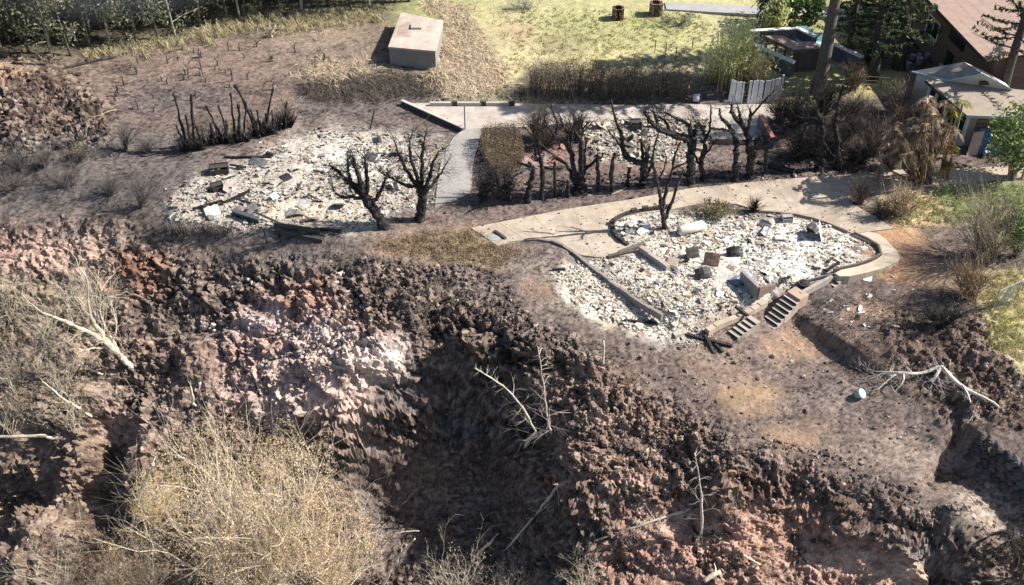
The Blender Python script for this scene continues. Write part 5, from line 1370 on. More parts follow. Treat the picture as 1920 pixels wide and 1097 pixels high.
# ---------------------------------------------------------------- tall pines
PN = [alb(60, 78, 52), alb(84, 100, 62), alb(130, 140, 92), alb(44, 58, 42)]
def pine(label, base, top_px, h, r0, first, n_whorl, L, bark, tuft=16, dens_=1.0, droop=.25):
    p = ground(*base)
    q = at_y(top_px[0], top_px[1], p[1]); ax = unit(q - p)
    top = p + ax * h / max(ax[2], .3)
    root = thing('pine_tree', label, 'tree', p, 'tall pines between the houses')
    n = 12; P = np.array([p - ax * .3 + (top - p) * k / n for k in range(n + 1)]); P[1:-1] += rng.normal(0, .04, (n - 1, 3))
    Geo().tube(P, np.linspace(r0, .08, n + 1) * np.concatenate([[1.25], np.ones(n)]), 10, bark).build('trunk', M_BARK, root, True)
    g = Geo(); LP = []
    for k in range(n_whorl):
        t = first + (1 - first) * k / n_whorl; c = p + (top - p) * t
        m_ = int(5 * dens_) + 1
        for j in range(m_):
            a = j / m_ * 6.28 + k * .7 + rng.normal(0, .2); l = L * (1 - .75 * (t - first) / (1 - first)) * rng.uniform(.7, 1.15)
            d = np.array([math.cos(a), math.sin(a), -droop * .3]); s = np.linspace(0, 1, 6)
            B = c + d * l * s[:, None] + np.outer(s ** 2 * l * rng.uniform(-.05, .25), [0, 0, 1]) - np.outer(s * (1 - s) * l * droop * 1.5, [0, 0, 1])
            g.tube(B, np.linspace(.07, .015, 6), 4, bark * .8, False)
            for s2 in np.linspace(.3, 1, tuft // 2):
                e = c + d * l * s2 + [0, 0, s2 ** 2 * l * .1 - s2 * (1 - s2) * l * droop * 1.5]
                LP.append(e + rng.normal(0, .10, (9, 3)) * [1, 1, .6])
    g.build('branches', M_BARK, root, kind='stuff')
    LP = np.concatenate(LP)
    Geo().leaves(LP, .42, tint([1, 1, 1], len(LP), .3) * pick(PN, len(LP), (3, 3, 1.4, 2)), aspect=.28).build('crown', M_LEAF, root, kind='stuff')
BK = alb(112, 102, 94)
pine('leaning bare-trunked pine nearest the patio shed', (1532, 172), (1566, 2), 22, .58, .46, 12, 2.6, BK)
pine('dense pine with low branches in front of the brown house wall', (1636, 150), (1656, 0), 22, .42, .15, 22, 2.9, BK * .7, 20)
pine('second dense pine close to the brown house window', (1684, 128), (1704, 0), 22, .5, .17, 20, 2.8, BK * .8, 20)
pine('pine in front of the tan roof at the right edge', (1864, 223), (1918, 44), 20, .42, .3, 14, 3.6, BK * .75, 14, .8, .1)
pine('slim pine behind the leaning trunk', (1592, 96), (1606, 0), 18, .3, .12, 18, 2.6, BK * .7, 16)

# ---------------------------------------------------------------- leafy trees and palms
GR = [alb(96, 130, 62), alb(130, 160, 76), alb(70, 100, 50), alb(180, 196, 110)]
DG = [alb(62, 86, 46), alb(84, 108, 56), alb(46, 66, 38)]
shrub('leafy_tree', 'green leafy tree beside the driveway at the right edge', 'tree', (1897, 335), (1908, 258), (56, 56), 14, 3, 4600, GR, alb(150, 136, 116), .26, stem_r=.13, hollow=.45)
shrub('leafy_tree', 'dark green tree behind the patio wall at the top', 'tree', (1470, 52), (1465, 14), (46, 36), 10, 2, 3000, DG + GR[:1], alb(90, 80, 66), .34, stem_r=.1, hollow=.4)
shrub('leafy_tree', 'second green tree behind the patio, nearer the pines', 'tree', (1520, 46), (1512, 12), (34, 30), 8, 2, 2200, DG + GR[:2], alb(90, 80, 66), .32, stem_r=.1, hollow=.4)
shrub('leafy_bush', 'dark green bush behind the small house', 'bush', (1885, 150), (1888, 120), (40, 34), 10, 2, 2600, DG, alb(90, 80, 66), .28, hollow=.4)
shrub('leafy_bush', 'grey-green bush right of the small house gable', 'bush', (1925, 172), (1922, 145), (30, 26), 8, 2, 1400, DG + [alb(150, 142, 116)], alb(110, 100, 86), .26, hollow=.4)
shrub('leafy_bush', 'dark bush under the pines beside the yard', 'bush', (1640, 118), (1640, 102), (26, 16), 8, 2, 1200, DG, alb(80, 72, 60), .26, hollow=.4)
shrub('leafy_bush', 'green bush on the right lawn behind the grey bare bush', 'bush', (1908, 480), (1912, 430), (34, 44), 10, 2, 2600, GR[:3] + DG[:1], alb(110, 100, 80), .2, hollow=.4)
shrub('ground_bush', 'low olive bush along the near ruin back edge', 'bush', (1340, 402), (1335, 391), (52, 11), 16, 2, 1700, [alb(140, 132, 84), alb(110, 108, 66), alb(166, 150, 100)], alb(120, 104, 76), .14, stem_r=.02)
shrub('brush_pile', 'grey brush heap beside the brick stack on the lawn', 'brush pile', (1275, 48), (1272, 38), (50, 10), 40, 2, 500, [alb(130, 130, 118), alb(104, 104, 92)], alb(140, 136, 126), .16, stem_r=.03)
shrub('brush_pile', 'grey brush heap at the top of the lawn', 'brush pile', (985, 18), (978, 6), (46, 9), 40, 2, 400, [alb(150, 146, 138)], alb(160, 152, 142), .14, stem_r=.03)
# bamboo
def bamboo(label, base, u0, u1, v_top, n, cols, culm, leaf_n, h_var=.35, group='bamboo clumps above the board fence'):
    p = ground(*base); root = thing('bamboo_clump', label, 'bamboo', p, group); g = Geo(); LP = []
    hh = rise(p, v_top); k = m_per_px(p); w = (u1 - u0) * k / 2; cx = at_y((u0 + u1) / 2, base[1], p[1])[0]
    for i in range(n):
        b = p + [rng.normal(0, w * .45) + cx - p[0], rng.normal(0, .7), -.1]; h = hh * rng.uniform(1 - h_var, 1.05); s = np.linspace(0, 1, 7)
        d = np.array([rng.normal(0, w * .4) , rng.normal(0, .5), 0])
        P = b + np.outer(s, [0, 0, h]) + np.outer(s ** 2.2, d)
        g.tube(P, np.linspace(.045, .012, 7), 4, culm * rng.uniform(.7, 1.2), False)
        t = rng.uniform(.25, 1, leaf_n // n) ** .7
        LP.append(np.column_stack([np.interp(t, s, P[:, a]) for a in range(3)]) + rng.normal(0, .3, (len(t), 3)))
    g.build('culms', M_TWIG, root, kind='stuff'); LP = np.concatenate(LP)
    Geo().leaves(LP, .34, tint([1, 1, 1], len(LP), .3) * pick(cols, len(LP)) * 1.9, aspect=.28, hang=.3).build('foliage', M_LEAF, root, kind='stuff')
YG = [alb(206, 196, 112), alb(180, 176, 92), alb(220, 206, 136), alb(150, 152, 84)]
bamboo('tall yellow bamboo clump above the board fence', (1380, 158), 1342, 1412, 40, 54, YG, alb(200, 172, 96), 3000)
bamboo('dry golden bamboo clump nearest the patio wall', (1418, 156), 1398, 1438, 90, 26, [alb(206, 178, 104), alb(176, 150, 92), alb(190, 176, 110)], alb(206, 164, 88), 800)
bamboo('feathery yellow bamboo clump rising beside the dark trees', (1448, 58), 1428, 1470, -10, 30, YG, alb(196, 180, 110), 2200)
bamboo('pale straggling bamboo clump left of the board fence', (1345, 150), 1318, 1370, 84, 36, [alb(206, 192, 140), alb(180, 168, 118)], alb(196, 176, 124), 1300)
# dead palm clump by the driveway
def palm(label, base, crown, n, L, cols, stemc, stems=6, spread=1.0, name='palm_clump', droop=1.0, leaflets=16, ll=.45, group=None, cr=(.6, .6, 1.6), low=False):
    p = ground(*base); c = at_y(crown[0], crown[1], p[1]); root = thing(name, label, 'palm', p, group); g = Geo(); heads = []
    for i in range(stems):
        hd = c + rng.normal(0, 1, 3) * np.array(cr) * .5; hd[2] = hd[2] if not low else p[2] + (hd[2] - p[2]) * rng.uniform(.3, 1.1); b = p + [rng.normal(0, .3), rng.normal(0, .25), -.1]
        g.tube(resample([b, (b + hd) / 2 + rng.normal(0, .12, 3), hd], 1), .07, 6, stemc); heads.append(hd)
    g.build('stems', M_BARK, root, kind='stuff')
    g1 = Geo()
    for i in range(n):
        h = heads[i % stems]; a = rng.random() * 6.28; l = L * rng.uniform(.6, 1.15); el = rng.uniform(-.1, 1.1); s = np.linspace(0, 1, 7)
        d = np.array([math.cos(a) * math.cos(el), math.sin(a) * math.cos(el), math.sin(el)])
        B = h + d * l * s[:, None] * spread - np.outer(s ** 2 * l * droop * rng.uniform(.5, 1.1), [0, 0, 1])
        cc = pick(cols, 1)[0] * rng.uniform(.7, 1.2)
        g1.tube(B, np.linspace(.025, .008, 7), 3, cc, False)
        t = np.repeat(np.linspace(.2, 1, leaflets), 2); Q = np.column_stack([np.interp(t, s, B[:, k]) for k in range(3)])
        sd = unit(np.cross(d, [0, 0, 1])); sg = np.tile([1, -1], leaflets)[:, None]
        tip = Q + sg * sd * ll * .55 + [0, 0, -ll * .7] + rng.normal(0, .08, Q.shape) + d * .15
        wv = np.broadcast_to(d * .035, Q.shape)
        v = np.stack([Q - wv, Q + wv, tip], 1).reshape(-1, 3)
        g1.add(v, np.arange(len(v)).reshape(-1, 3), cc)
    g1.build('fronds', M_LEAF, root, kind='stuff')
    return root
DP = [alb(206, 178, 142), alb(180, 150, 118), alb(222, 200, 164), alb(150, 124, 100)]
palm('brown dead palm clump on the driveway verge', (1728, 345), (1736, 222), 280, .9, DP, alb(140, 116, 92), 40, cr=(1.9, 1.5, 1.5), low=True)
palm('yellow-green palm fronds rising behind the dead palm', (1768, 330), (1790, 208), 16, .9, [alb(176, 176, 70), alb(200, 190, 84), alb(130, 146, 66)], alb(150, 140, 96), 3, cr=(.8, .6, .8))
palm('orange-tipped drying palm in front of the leaning board', (1772, 335), (1786, 275), 20, .7, [alb(206, 170, 100), alb(196, 190, 70), alb(170, 130, 90)], alb(150, 130, 96), 4, cr=(.8, .6, 1.4))
palm('shaggy grey dead palm at the bottom right edge', (1912, 1085), (1912, 1015), 60, 1.7, [alb(110, 100, 98), alb(84, 78, 78), alb(136, 120, 104)], alb(100, 90, 84), 3, droop=1.5, cr=(.8, .6, .5))

# ---------------------------------------------------------------- straw and dry grass
def tufts(name, label, poly, n, blade, cols, per=10, lay=.8, w=.02, arch=.6, k=1.6):
    m_ = []
    A = np.array(poly); lo, hi = A.min(0), A.max(0)
    while len(m_) < n:
        q = rng.uniform(lo, hi, (n, 2)); q = q[in_poly(q[:, 0], q[:, 1], poly)]; m_ += list(q)
    m_ = np.array(m_[:n]) + rng.normal(0, 9, (n, 2)) * [1, .6]
    d = np.stack([(m_[:, 0] - W / 2) / FPX, CP - (m_[:, 1] - H / 2) / FPX * SP, -SP - (m_[:, 1] - H / 2) / FPX * CP], 1)
    zz = np.zeros(len(d))
    for _ in range(4):
        t = (zz - CAM_H) / d[:, 2]; x, y = d[:, 0] * t, d[:, 1] * t; zz = z_mid(x, y)
    X = np.repeat(np.column_stack([x, y, zz]), per, 0) + rng.normal(0, .12, (n * per, 3)) * [1, 1, 0]
    N = len(X); a = rng.normal(np.repeat(rng.random(n) * 6.28, per), .7); L = blade * rng.uniform(.5, 1.3, N)
    dx = np.column_stack([np.cos(a), np.sin(a), np.zeros(N)]) * (L * lay)[:, None]
    up = np.column_stack([np.zeros(N), np.zeros(N), L * arch])
    mid = X + dx * .45 + up * rng.uniform(.5, 1.1, (N, 1)); end = X + dx + up * rng.uniform(0, .5, (N, 1))
    sd = np.column_stack([-np.sin(a), np.cos(a), np.zeros(N)]) * w
    v = np.stack([X - sd, X + sd, mid + sd, mid - sd, end], 1).reshape(-1, 3); b = np.arange(N)[:, None] * 5
    g = Geo(); cc = np.clip(np.repeat(tint([1, 1, 1], N, .25) * pick(cols, N), 5, 0) * k, 0, .85)
    g.add(v, b + np.array([[0, 1, 2, 3]]), cc); n0 = 0
    g.f.setdefault(3, []).append(b + np.array([[3, 2, 4]]))
    return g.build(name, M_LEAF, kind='stuff', label=label, recenter=True)
ST = [alb(204, 184, 150), alb(184, 164, 130), alb(216, 198, 166), alb(156, 136, 110)]
tufts('straw_heap', 'heaped straw and cut cane round the concrete hut', [(805,155),(838,90),(832,30),(790,8),(830,0),(880,24),(900,60),(925,110),(955,172),(880,178),(810,170)], 760, 1.0, ST, 9, 1.2, .022, .28)
tufts('straw_patch', 'dry straw patches left of the concrete hut', [(560,140),(600,112),(640,118),(690,108),(722,124),(710,150),(660,144),(640,166),(575,160)], 90, .9, ST, 8, 1.2, .02, .25)
tufts('burnt_straw', 'flattened burnt straw below the concrete hut', [(560,160),(720,140),(820,150),(830,172),(760,182),(600,190)], 420, 1.0, [alb(120, 108, 98), alb(140, 122, 104), alb(96, 88, 84)], 8, 1.0, .02, .3, k=1.0)
tufts('straw_strip', 'dry grass strip along the edge of the dark wood', [(160,100),(330,72),(460,36),(700,22),(740,34),(600,60),(470,60),(340,92),(170,112)], 420, .9, [alb(196, 180, 134), alb(160, 150, 104), alb(140, 136, 96)], 8, .8, .02)
tufts('lawn_grass', 'short yellow-green grass of the far lawn', [(940,20),(1300,20),(1360,60),(1360,140),(1290,138),(1010,126),(960,150)], 800, .26, [alb(190, 180, 124), alb(170, 166, 104), alb(150, 152, 92)], 8, .7, .02, k=1.25)
tufts('verge_grass', 'dry yellow grass of the right lawns', [(1640,380),(1760,365),(1925,345),(1925,400),(1780,420),(1700,425)], 700, .32, [alb(190, 176, 122), alb(156, 164, 88), alb(140, 158, 82)], 8, .7, .016, k=1.2)
tufts('verge_grass', 'yellow grass by the chain-link gate', [(1835,525),(1925,500),(1925,680),(1870,650)], 600, .32, [alb(196, 184, 124), alb(176, 172, 104)], 8, .7, .014, k=1.2)
tufts('dry_grass', 'ochre dead grass at the left end of the driveway', [(700,462),(780,442),(885,434),(935,465),(1000,472),(940,496),(800,486)], 700, .3, [alb(156, 130, 98), alb(132, 110, 86), alb(170, 150, 108)], 7, .8, .014, k=1.2)
tufts('dry_grass', 'scattered dead grass on the bare right slope', [(1500,560),(1830,540),(1820,720),(1640,700),(1500,620)], 420, .35, [alb(150, 128, 106), alb(126, 108, 94), alb(104, 92, 86)], 6, .8, .014, k=1.2)

# ---------------------------------------------------------------- smoke hanging in the wood at the top left
sm = bpy.data.materials.new('smoke'); sm.use_nodes = True
for n_ in list(sm.node_tree.nodes):
    if n_.type == 'BSDF_PRINCIPLED': sm.node_tree.nodes.remove(n_)
pv = sm.node_tree.nodes.new('ShaderNodeVolumePrincipled'); pv.inputs['Color'].default_value = (.72, .80, .95, 1)
SN = sm.node_tree; tcs = SN.nodes.new('ShaderNodeTexCoord'); vsub = SN.nodes.new('ShaderNodeVectorMath'); vsub.operation = 'SUBTRACT'; vsub.inputs[1].default_value = (.5, .5, .5)
vlen = SN.nodes.new('ShaderNodeVectorMath'); vlen.operation = 'LENGTH'; mrs = SN.nodes.new('ShaderNodeMapRange')
mrs.inputs['From Min'].default_value = .48; mrs.inputs['From Max'].default_value = .05; mrs.inputs['To Min'].default_value = 0; mrs.inputs['To Max'].default_value = .05
SN.links.new(tcs.outputs['Generated'], vsub.inputs[0]); SN.links.new(vsub.outputs[0], vlen.inputs[0]); SN.links.new(vlen.outputs['Value'], mrs.inputs['Value']); SN.links.new(mrs.outputs[0], pv.inputs['Density'])
pv.inputs['Anisotropy'].default_value = .1
sm.node_tree.links.new(pv.outputs[0], sm.node_tree.nodes['Material Output'].inputs['Volume'])
p = ground(-10, 75); g = Geo()
th_ = np.linspace(0, 2 * np.pi, 25)[:-1]; ph = np.linspace(-1.45, 1.45, 11)
v = np.array([[math.cos(b) * math.cos(a), math.cos(b) * math.sin(a), math.sin(b)] for b in ph for a in th_])
v = v * (1 + .12 * perlin(v[:, 0] * 2 + v[:, 2], v[:, 1] * 2, 15))[:, None] * [20, 10, 6.5] + p + [6, 4, 6.8]
g.add(v, [[j * 24 + i, j * 24 + (i + 1) % 24, (j + 1) * 24 + (i + 1) % 24, (j + 1) * 24 + i] for j in range(10) for i in range(24)])
g.f.setdefault(24, []).append(np.array([[240 + i for i in range(24)]])); g.f.setdefault(24, []).append(np.array([[23 - i for i in range(24)]]))
g.build('smoke', sm, smooth_shade=True, kind='stuff', label='thin blue smoke drifting in the wood at the top left')
# ---------------------------------------------------------------- burnt rubble of the three houses
def pix_pts(m_, z=None):
    m_ = np.asarray(m_, float)
    d = np.stack([(m_[:, 0] - W / 2) / FPX, CP - (m_[:, 1] - H / 2) / FPX * SP, -SP - (m_[:, 1] - H / 2) / FPX * CP], 1)
    zz = np.zeros(len(d))
    for _ in range(4):
        t = (zz - CAM_H) / d[:, 2]; x, y = d[:, 0] * t, d[:, 1] * t; zz = z_mid(x, y)
    return np.column_stack([x, y, zz])
def sample_poly(poly, n):
    A = np.array(poly, float); lo, hi = A.min(0), A.max(0); out = np.zeros((0, 2))
    while len(out) < n:
        q = rng.uniform(lo, hi, (n, 2)); out = np.concatenate([out, q[in_poly(q[:, 0], q[:, 1], poly)]])
    return out[:n]
def boxes(g, C, size, cols, tilt=.35, flat=(.5, .12)):
    """many small slabs, each its own size and tilt"""
    n = len(C); a = rng.random(n) * 6.28
    X = np.column_stack([np.cos(a), np.sin(a), rng.normal(0, tilt, n)]); X /= np.linalg.norm(X, axis=1)[:, None]
    Zt = np.column_stack([rng.normal(0, tilt, n), rng.normal(0, tilt, n), np.ones(n)])
    Y = np.cross(Zt, X); Y /= np.linalg.norm(Y, axis=1)[:, None]; Z = np.cross(X, Y)
    s = size * np.exp(rng.normal(0, .55, n)); sx = s[:, None]; sy = (s * rng.uniform(flat[0] * .5, 1, n))[:, None]; sz = (s * rng.uniform(flat[1] * .4, flat[1] * 2, n))[:, None]
    v = np.stack([C + i * X * sx + j * Y * sy + k * Z * sz for k in (-1, 1) for j in (-1, 1) for i in (-1, 1)], 1).reshape(-1, 3)
    f = (np.arange(n)[:, None, None] * 8 + np.array([[[4, 5, 7, 6], [0, 1, 5, 4], [2, 6, 7, 3], [0, 4, 6, 2], [1, 3, 7, 5]]])).reshape(-1, 4)
    g.add(v, f, np.repeat(cols, 8, 0))
_rk = []
for la in (-.35, .7):
    for lo_ in range(5): _rk.append([math.cos(la) * math.cos(lo_ * 1.2566 + la), math.cos(la) * math.sin(lo_ * 1.2566 + la), math.sin(la)])
_rk = np.array(_rk + [[0, 0, 1.0]])
_rk4 = np.array([[j * 5 + i, j * 5 + (i + 1) % 5, (j + 1) * 5 + (i + 1) % 5, (j + 1) * 5 + i] for j in range(1) for i in range(5)])
_rk3 = np.array([[5 + i, 5 + (i + 1) % 5, 10] for i in range(5)])
def rocks(g, C, size, cols):
    n = len(C); s = size * np.exp(rng.normal(-.15, .62, n)).clip(.2, 3.2)
    ax = rng.uniform(.5, 1.5, (n, 1, 3)) * s[:, None, None]; a = rng.random(n) * 6.28
    v = _rk[None] * (1 + rng.normal(0, .22, (n, 11, 1))) * ax
    ca, sa = np.cos(a)[:, None], np.sin(a)[:, None]
    v = np.stack([v[..., 0] * ca - v[..., 1] * sa, v[..., 0] * sa + v[..., 1] * ca, v[..., 2] * .8], -1) + C[:, None]
    b = g.n; o = (np.arange(n) * 11)[:, None, None]
    g.add(v.reshape(-1, 3), (o + _rk4[None]).reshape(-1, 4), np.repeat(cols, 11, 0))
    g.f.setdefault(3, []).append((o + _rk3[None]).reshape(-1, 3) + b)
ASH = [alb(206, 194, 172), alb(190, 184, 174), alb(178, 156, 130), alb(132, 126, 122), alb(54, 50, 50), alb(160, 112, 84), alb(234, 228, 216)]
def field(name, label, poly, n, size, w, zoff=.05, patchy=0.0, cols=ASH, tilt=.35, flat=(.5, .12), rock=False, big=0):
    m_ = sample_poly(poly, n) + rng.normal(0, 9, (n, 2)) * [1, .6]
    if patchy:
        keep = perlin(m_[:, 0] / 28, m_[:, 1] / 17, 6) + rng.normal(0, .25, n) > patchy - .5
        m_ = m_[keep]
    C = pix_pts(m_) + np.column_stack([np.zeros((len(m_), 2)), rng.uniform(0, zoff * 2, len(m_))])
    g = Geo(); cc_ = tint([1, 1, 1], len(C), .15) * pick(cols, len(C), w)
    if rock: rocks(g, C - [0, 0, size * .3], size, cc_)
    else:
        boxes(g, C, size, cc_, tilt, flat)
        if big: boxes(g, C[:big] + [0, 0, .05], size * 1.8, cc_[:big], tilt, flat)
    return g.build(name, M_DEBRIS, kind='stuff', label=label)
inner = lambda P, k: [(sum(q[0] for q in P) / len(P) * (1 - k) + x * k, sum(q[1] for q in P) / len(P) * (1 - k) + y * k) for x, y in P]
field('ash_rubble', 'white ash and broken plaster covering the near ruin', inner(POLY_C, .99), 11000, .046, (5, 2.5, 2.4, 1.8, .7, .35, 2.6), .04, big=200, tilt=.22)
field('ash_rubble', 'grey-white rubble covering the left ruin', inner(POLY_A, .99), 10000, .052, (4, 2.5, 3.2, 3.2, 1.5, .35, 1.0), .05, .12, big=240, tilt=.22)
field('ash_rubble', 'cream rubble covering the middle ruin', inner(POLY_B, .97), 4200, .06, (6, 2, 2.6, 1.2, .6, .4, 2), .07, big=110)
field('ash_rubble', 'cream ash scattered below the long kerb wall', [(1040,505),(1090,497),(1150,542),(1236,600),(1330,628),(1330,652),(1240,636),(1150,606),(1070,560)], 3600, .05, (6, 2, 1.8, .8, .25, .2, 3), .03, .2, big=60)
field('pink_rubble', 'broken pink and red tiles beside the middle ruin', [(978,284),(1010,276),(1048,270),(1056,286),(1040,306),(985,312)], 420, .10, (2, 1.4, 2.4), .05, .1, [alb(196, 146, 134), alb(176, 116, 104), alb(170, 150, 146)], .3, (.6, .12))
field('white_flakes', 'small white flakes scattered on the dark soil right of the steps', [(1560,540),(1700,500),(1720,560),(1620,620),(1540,590)], 46, .09, (1, 1), .02, 0, [alb(240, 236, 228), alb(220, 210, 200)])
field('soil_crumbs', 'dark crumbs and bits strewn between the tree row and driveway', [(830,400),(1000,378),(1300,346),(1680,318),(1690,300),(1450,296),(1300,320),(1000,340)], 1500, .06, (3, 2, 1, 1), .03, 0, [CHAR2, alb(110, 96, 90), alb(190, 180, 170), alb(140, 118, 104)], rock=True)
field('soil_crumbs', 'dark crumbs strewn over the right slope', [(1200,650),(1480,600),(1700,560),(1840,760),(1880,960),(1500,880),(1250,760)], 900, .045, (2, 2, 1, 2), .02, 0, [CHAR2, alb(104, 92, 86), alb(190, 170, 150), alb(140, 118, 100)], rock=True)
field('earth_clods', 'dark clods heaped on the mound at the left edge', [(-40,120),(100,130),(190,205),(200,275),(-40,290)], 420, .10, (3, 3, .6, 1), .1, 0, [alb(60, 54, 54), alb(120, 104, 96), alb(180, 150, 130), alb(140, 116, 104)], rock=True)
field('earth_clods', 'loose rubble stones on the pale scree', [(380,560),(640,520),(780,620),(760,780),(480,800),(330,700)], 900, .07, (3, 2, 2, 1), .05, 0, [alb(96, 86, 84), alb(200, 176, 164), alb(220, 206, 200), alb(140, 112, 98)], rock=True)
field('earth_clods', 'loose rubble stones on the crest and gully side', [(640,510),(960,600),(1300,790),(1330,960),(1100,980),(1040,800),(700,650)], 1000, .07, (3, 3, 1, 2), .05, 0, [alb(70, 62, 60), alb(120, 104, 94), alb(200, 176, 150), alb(150, 122, 104)], rock=True)
field('earth_clods', 'loose reddish stones on the bottom bank', [(1150,960),(1480,950),(1700,1060),(1700,1097),(1150,1097)], 900, .08, (3, 3, 1, 2), .05, 0, [alb(90, 72, 64), alb(176, 130, 106), alb(214, 178, 150), alb(150, 112, 92)], rock=True)
field('earth_clods', 'loose stones on the lower left slope', [(0,440),(240,450),(330,640),(300,800),(0,830)], 900, .07, (3, 3, 1, 2), .05, 0, [alb(80, 72, 68), alb(146, 124, 110), alb(206, 186, 164), alb(120, 104, 92)], rock=True)

# single pieces in the ruins
def beam(label, u0, v0, u1, v1, w=.16, c=CHAR, z0=.12, z1=.12, group='charred beams in the ruins', name='charred_beam', mm=M_CHAR):
    a, b = ground(u0, v0), ground(u1, v1)
    g = Geo().bar(a + [0, 0, z0], b + [0, 0, z1], w, w * .8, c); return g.build(name, mm, **T(label, 'beam', group))
beam('long black beam lying at the back edge of the left ruin', 421, 297, 508, 296, .16)
beam('short black beam end beside the long one in the left ruin', 500, 291, 514, 294, .26, z0=.2)
beam('black beam crossing the lower middle of the left ruin', 412, 386, 470, 366, .16, z1=.4)
beam('thin black beam in the middle of the left ruin', 445, 380, 490, 388, .12, z0=.3)
beam('upper plank of the dark plank pile at the left ruin front', 516, 428, 600, 440, .30, CHAR2, .3, .25)
beam('lower plank of the dark plank pile at the left ruin front', 520, 436, 606, 452, .34, CHAR2, .15, .1)
beam('thin rail running right from the fallen grey girder', 478, 406, 560, 438, .12, CHAR2, .4, .2)
beam('dark beam lying right of the plank pile', 590, 432, 640, 436, .2, CHAR)
beam('black beam on the far left part of the left ruin', 362, 396, 418, 380, .14, CHAR, .2, .2)
beam('thin black rail behind the box in the left ruin', 432, 314, 462, 318, .14, CHAR, .25, .2)
beam('long charred beam of the crossed pair below the lower steps', 1278, 628, 1373, 652, .2, CHAR, .15, .15)
beam('short charred beam crossing the long one below the steps', 1318, 630, 1340, 664, .18, CHAR, .3, .05)
beam('charred beam stub at the end of the crossed pair', 1340, 648, 1356, 662, .16, CHAR)
beam('leaning charred beam across the lower steps', 1376, 588, 1422, 616, .18, CHAR, .6, .35)
beam('thin black plank on the ash apron', 1170, 603, 1216, 607, .14, CHAR)
beam('short black plank right of the thin one on the ash apron', 1214, 608, 1234, 610, .14, CHAR)
beam('short black bar on the grey ground below the driveway', 1035, 507, 1060, 507, .16, CHAR2)
beam('charred plank lying on the driveway end by the drain', 927, 436, 948, 450, .2, CHAR2)
beam('grey weathered plank heap end beside the planter', 1160, 478, 1208, 463, .28, alb(120, 112, 106), .15, .3)
beam('second plank of the heap beside the planter', 1140, 484, 1190, 474, .22, alb(96, 90, 86), .12, .2)
beam('black beam at the walkway end steps', 1548, 516, 1572, 498, .16, CHAR, .35, .3)
beam('dark pipe lying along the front foundation wall', 1500, 536, 1560, 520, .1, alb(110, 106, 108), .3, .3)
def girder(label, u0, v0, u1, v1, h, c):
    a, b = ground(u0, v0), ground(u1, v1); root = thing('steel_girder', label, 'girder', a)
    for k, (z, w, t) in enumerate(((.06, .32, .05), (.06 + h / 2, .05, h), (.06 + h, .32, .05))):
        Geo().bar(a + [0, 0, z], b + [0, 0, z], w, t, c).build(('flange', 'web', 'flange')[k], M_METAL, root)
girder('fallen grey steel girder at the front of the left ruin', 438, 404, 486, 420, .4, alb(96, 100, 108))
girder('short grey girder standing askew behind the fallen one', 464, 404, 482, 392, .5, alb(130, 128, 128))
def tone(c):
    m_ = float(np.mean(c)); return 'white' if m_ > .45 else 'pale' if m_ > .3 else 'grey' if m_ > .12 else 'blackened'
def panel(label, u, v, w, d, tilt, az, c, z=.1, mm=M_METAL, bend=.15, cat='sheet', name='metal_sheet', group=None):
    if label.startswith('scorched'): label = tone(c) + (' broad ' if w > .85 else ' narrow ' if w < .6 else ' ') + label
    p = ground(u, v); n = 5; V_ = []; ca, sa = math.cos(az), math.sin(az)
    for j in range(n):
        for i in range(n):
            x = (i / (n - 1) - .5) * w; y = (j / (n - 1)) * d; zz = y * math.sin(tilt) + bend * math.sin(i / (n - 1) * 3.1) * w * .35 + rng.normal(0, .02); y = y * math.cos(tilt)
            V_.append([p[0] + x * ca - y * sa, p[1] + x * sa + y * ca, p[2] + z + max(0, zz)])
    V_ = np.array(V_); F = [[j * n + i, j * n + i + 1, (j + 1) * n + i + 1, (j + 1) * n + i] for j in range(n - 1) for i in range(n - 1)]
    g = Geo(); g.add(V_, F, c); g.add(V_ - [0, 0, .03], [f[::-1] for f in F], c * .9)
    return g.build(name, mm, **T(label, cat, group))
panel('white enamel board standing upright at the back of the near ruin', 1541, 446, .9, 1.2, 1.25, 1.3, alb(236, 234, 230), 0, M_PAINT, .02, 'board', 'white_board')
panel('dark bent sheet leaning left of the white board', 1525, 440, .9, .7, .9, .6, alb(60, 56, 56))
panel('black buckled sheet in the middle of the near ruin', 1322, 524, 1.1, .7, .6, .3, CHAR, .05, M_METAL, .4)
panel('rust-brown bent sheet above the black buckled one', 1332, 500, 1.0, .8, .9, -.3, alb(150, 112, 92))
panel('dark tilted sheet left of the rusty one', 1300, 486, .9, .7, 1.0, .4, alb(70, 66, 64))
panel('black crumpled sheet right of the middle of the near ruin', 1378, 484, 1.1, .6, .7, .1, CHAR, .1, M_METAL, .5)
panel('pale sheet lying near the near ruin back corner', 1478, 415, .9, .5, .2, .2, alb(206, 206, 206))
panel('grey curled sheet by the plank heap', 1442, 440, 1.0, .5, .4, 1.0, alb(150, 148, 146))
panel('blue-grey sheet in the ash hollow by the wall corner', 1392, 536, 1.1, .8, .1, .5, alb(126, 134, 150))
for k in range(26):
    q = sample_poly(inner(POLY_A, .9), 1)[0]
    panel('scorched buckled roofing sheet lying in the left ruin', q[0], q[1], random.uniform(.5, 1.3), random.uniform(.3, .8), random.uniform(.1, .8), random.uniform(0, 6), pick([alb(200, 196, 188), alb(120, 116, 114), alb(70, 66, 66), alb(226, 218, 200), alb(168, 150, 130)], 1)[0], .08, M_METAL, random.uniform(.05, .4), group='scorched sheets in the left ruin')
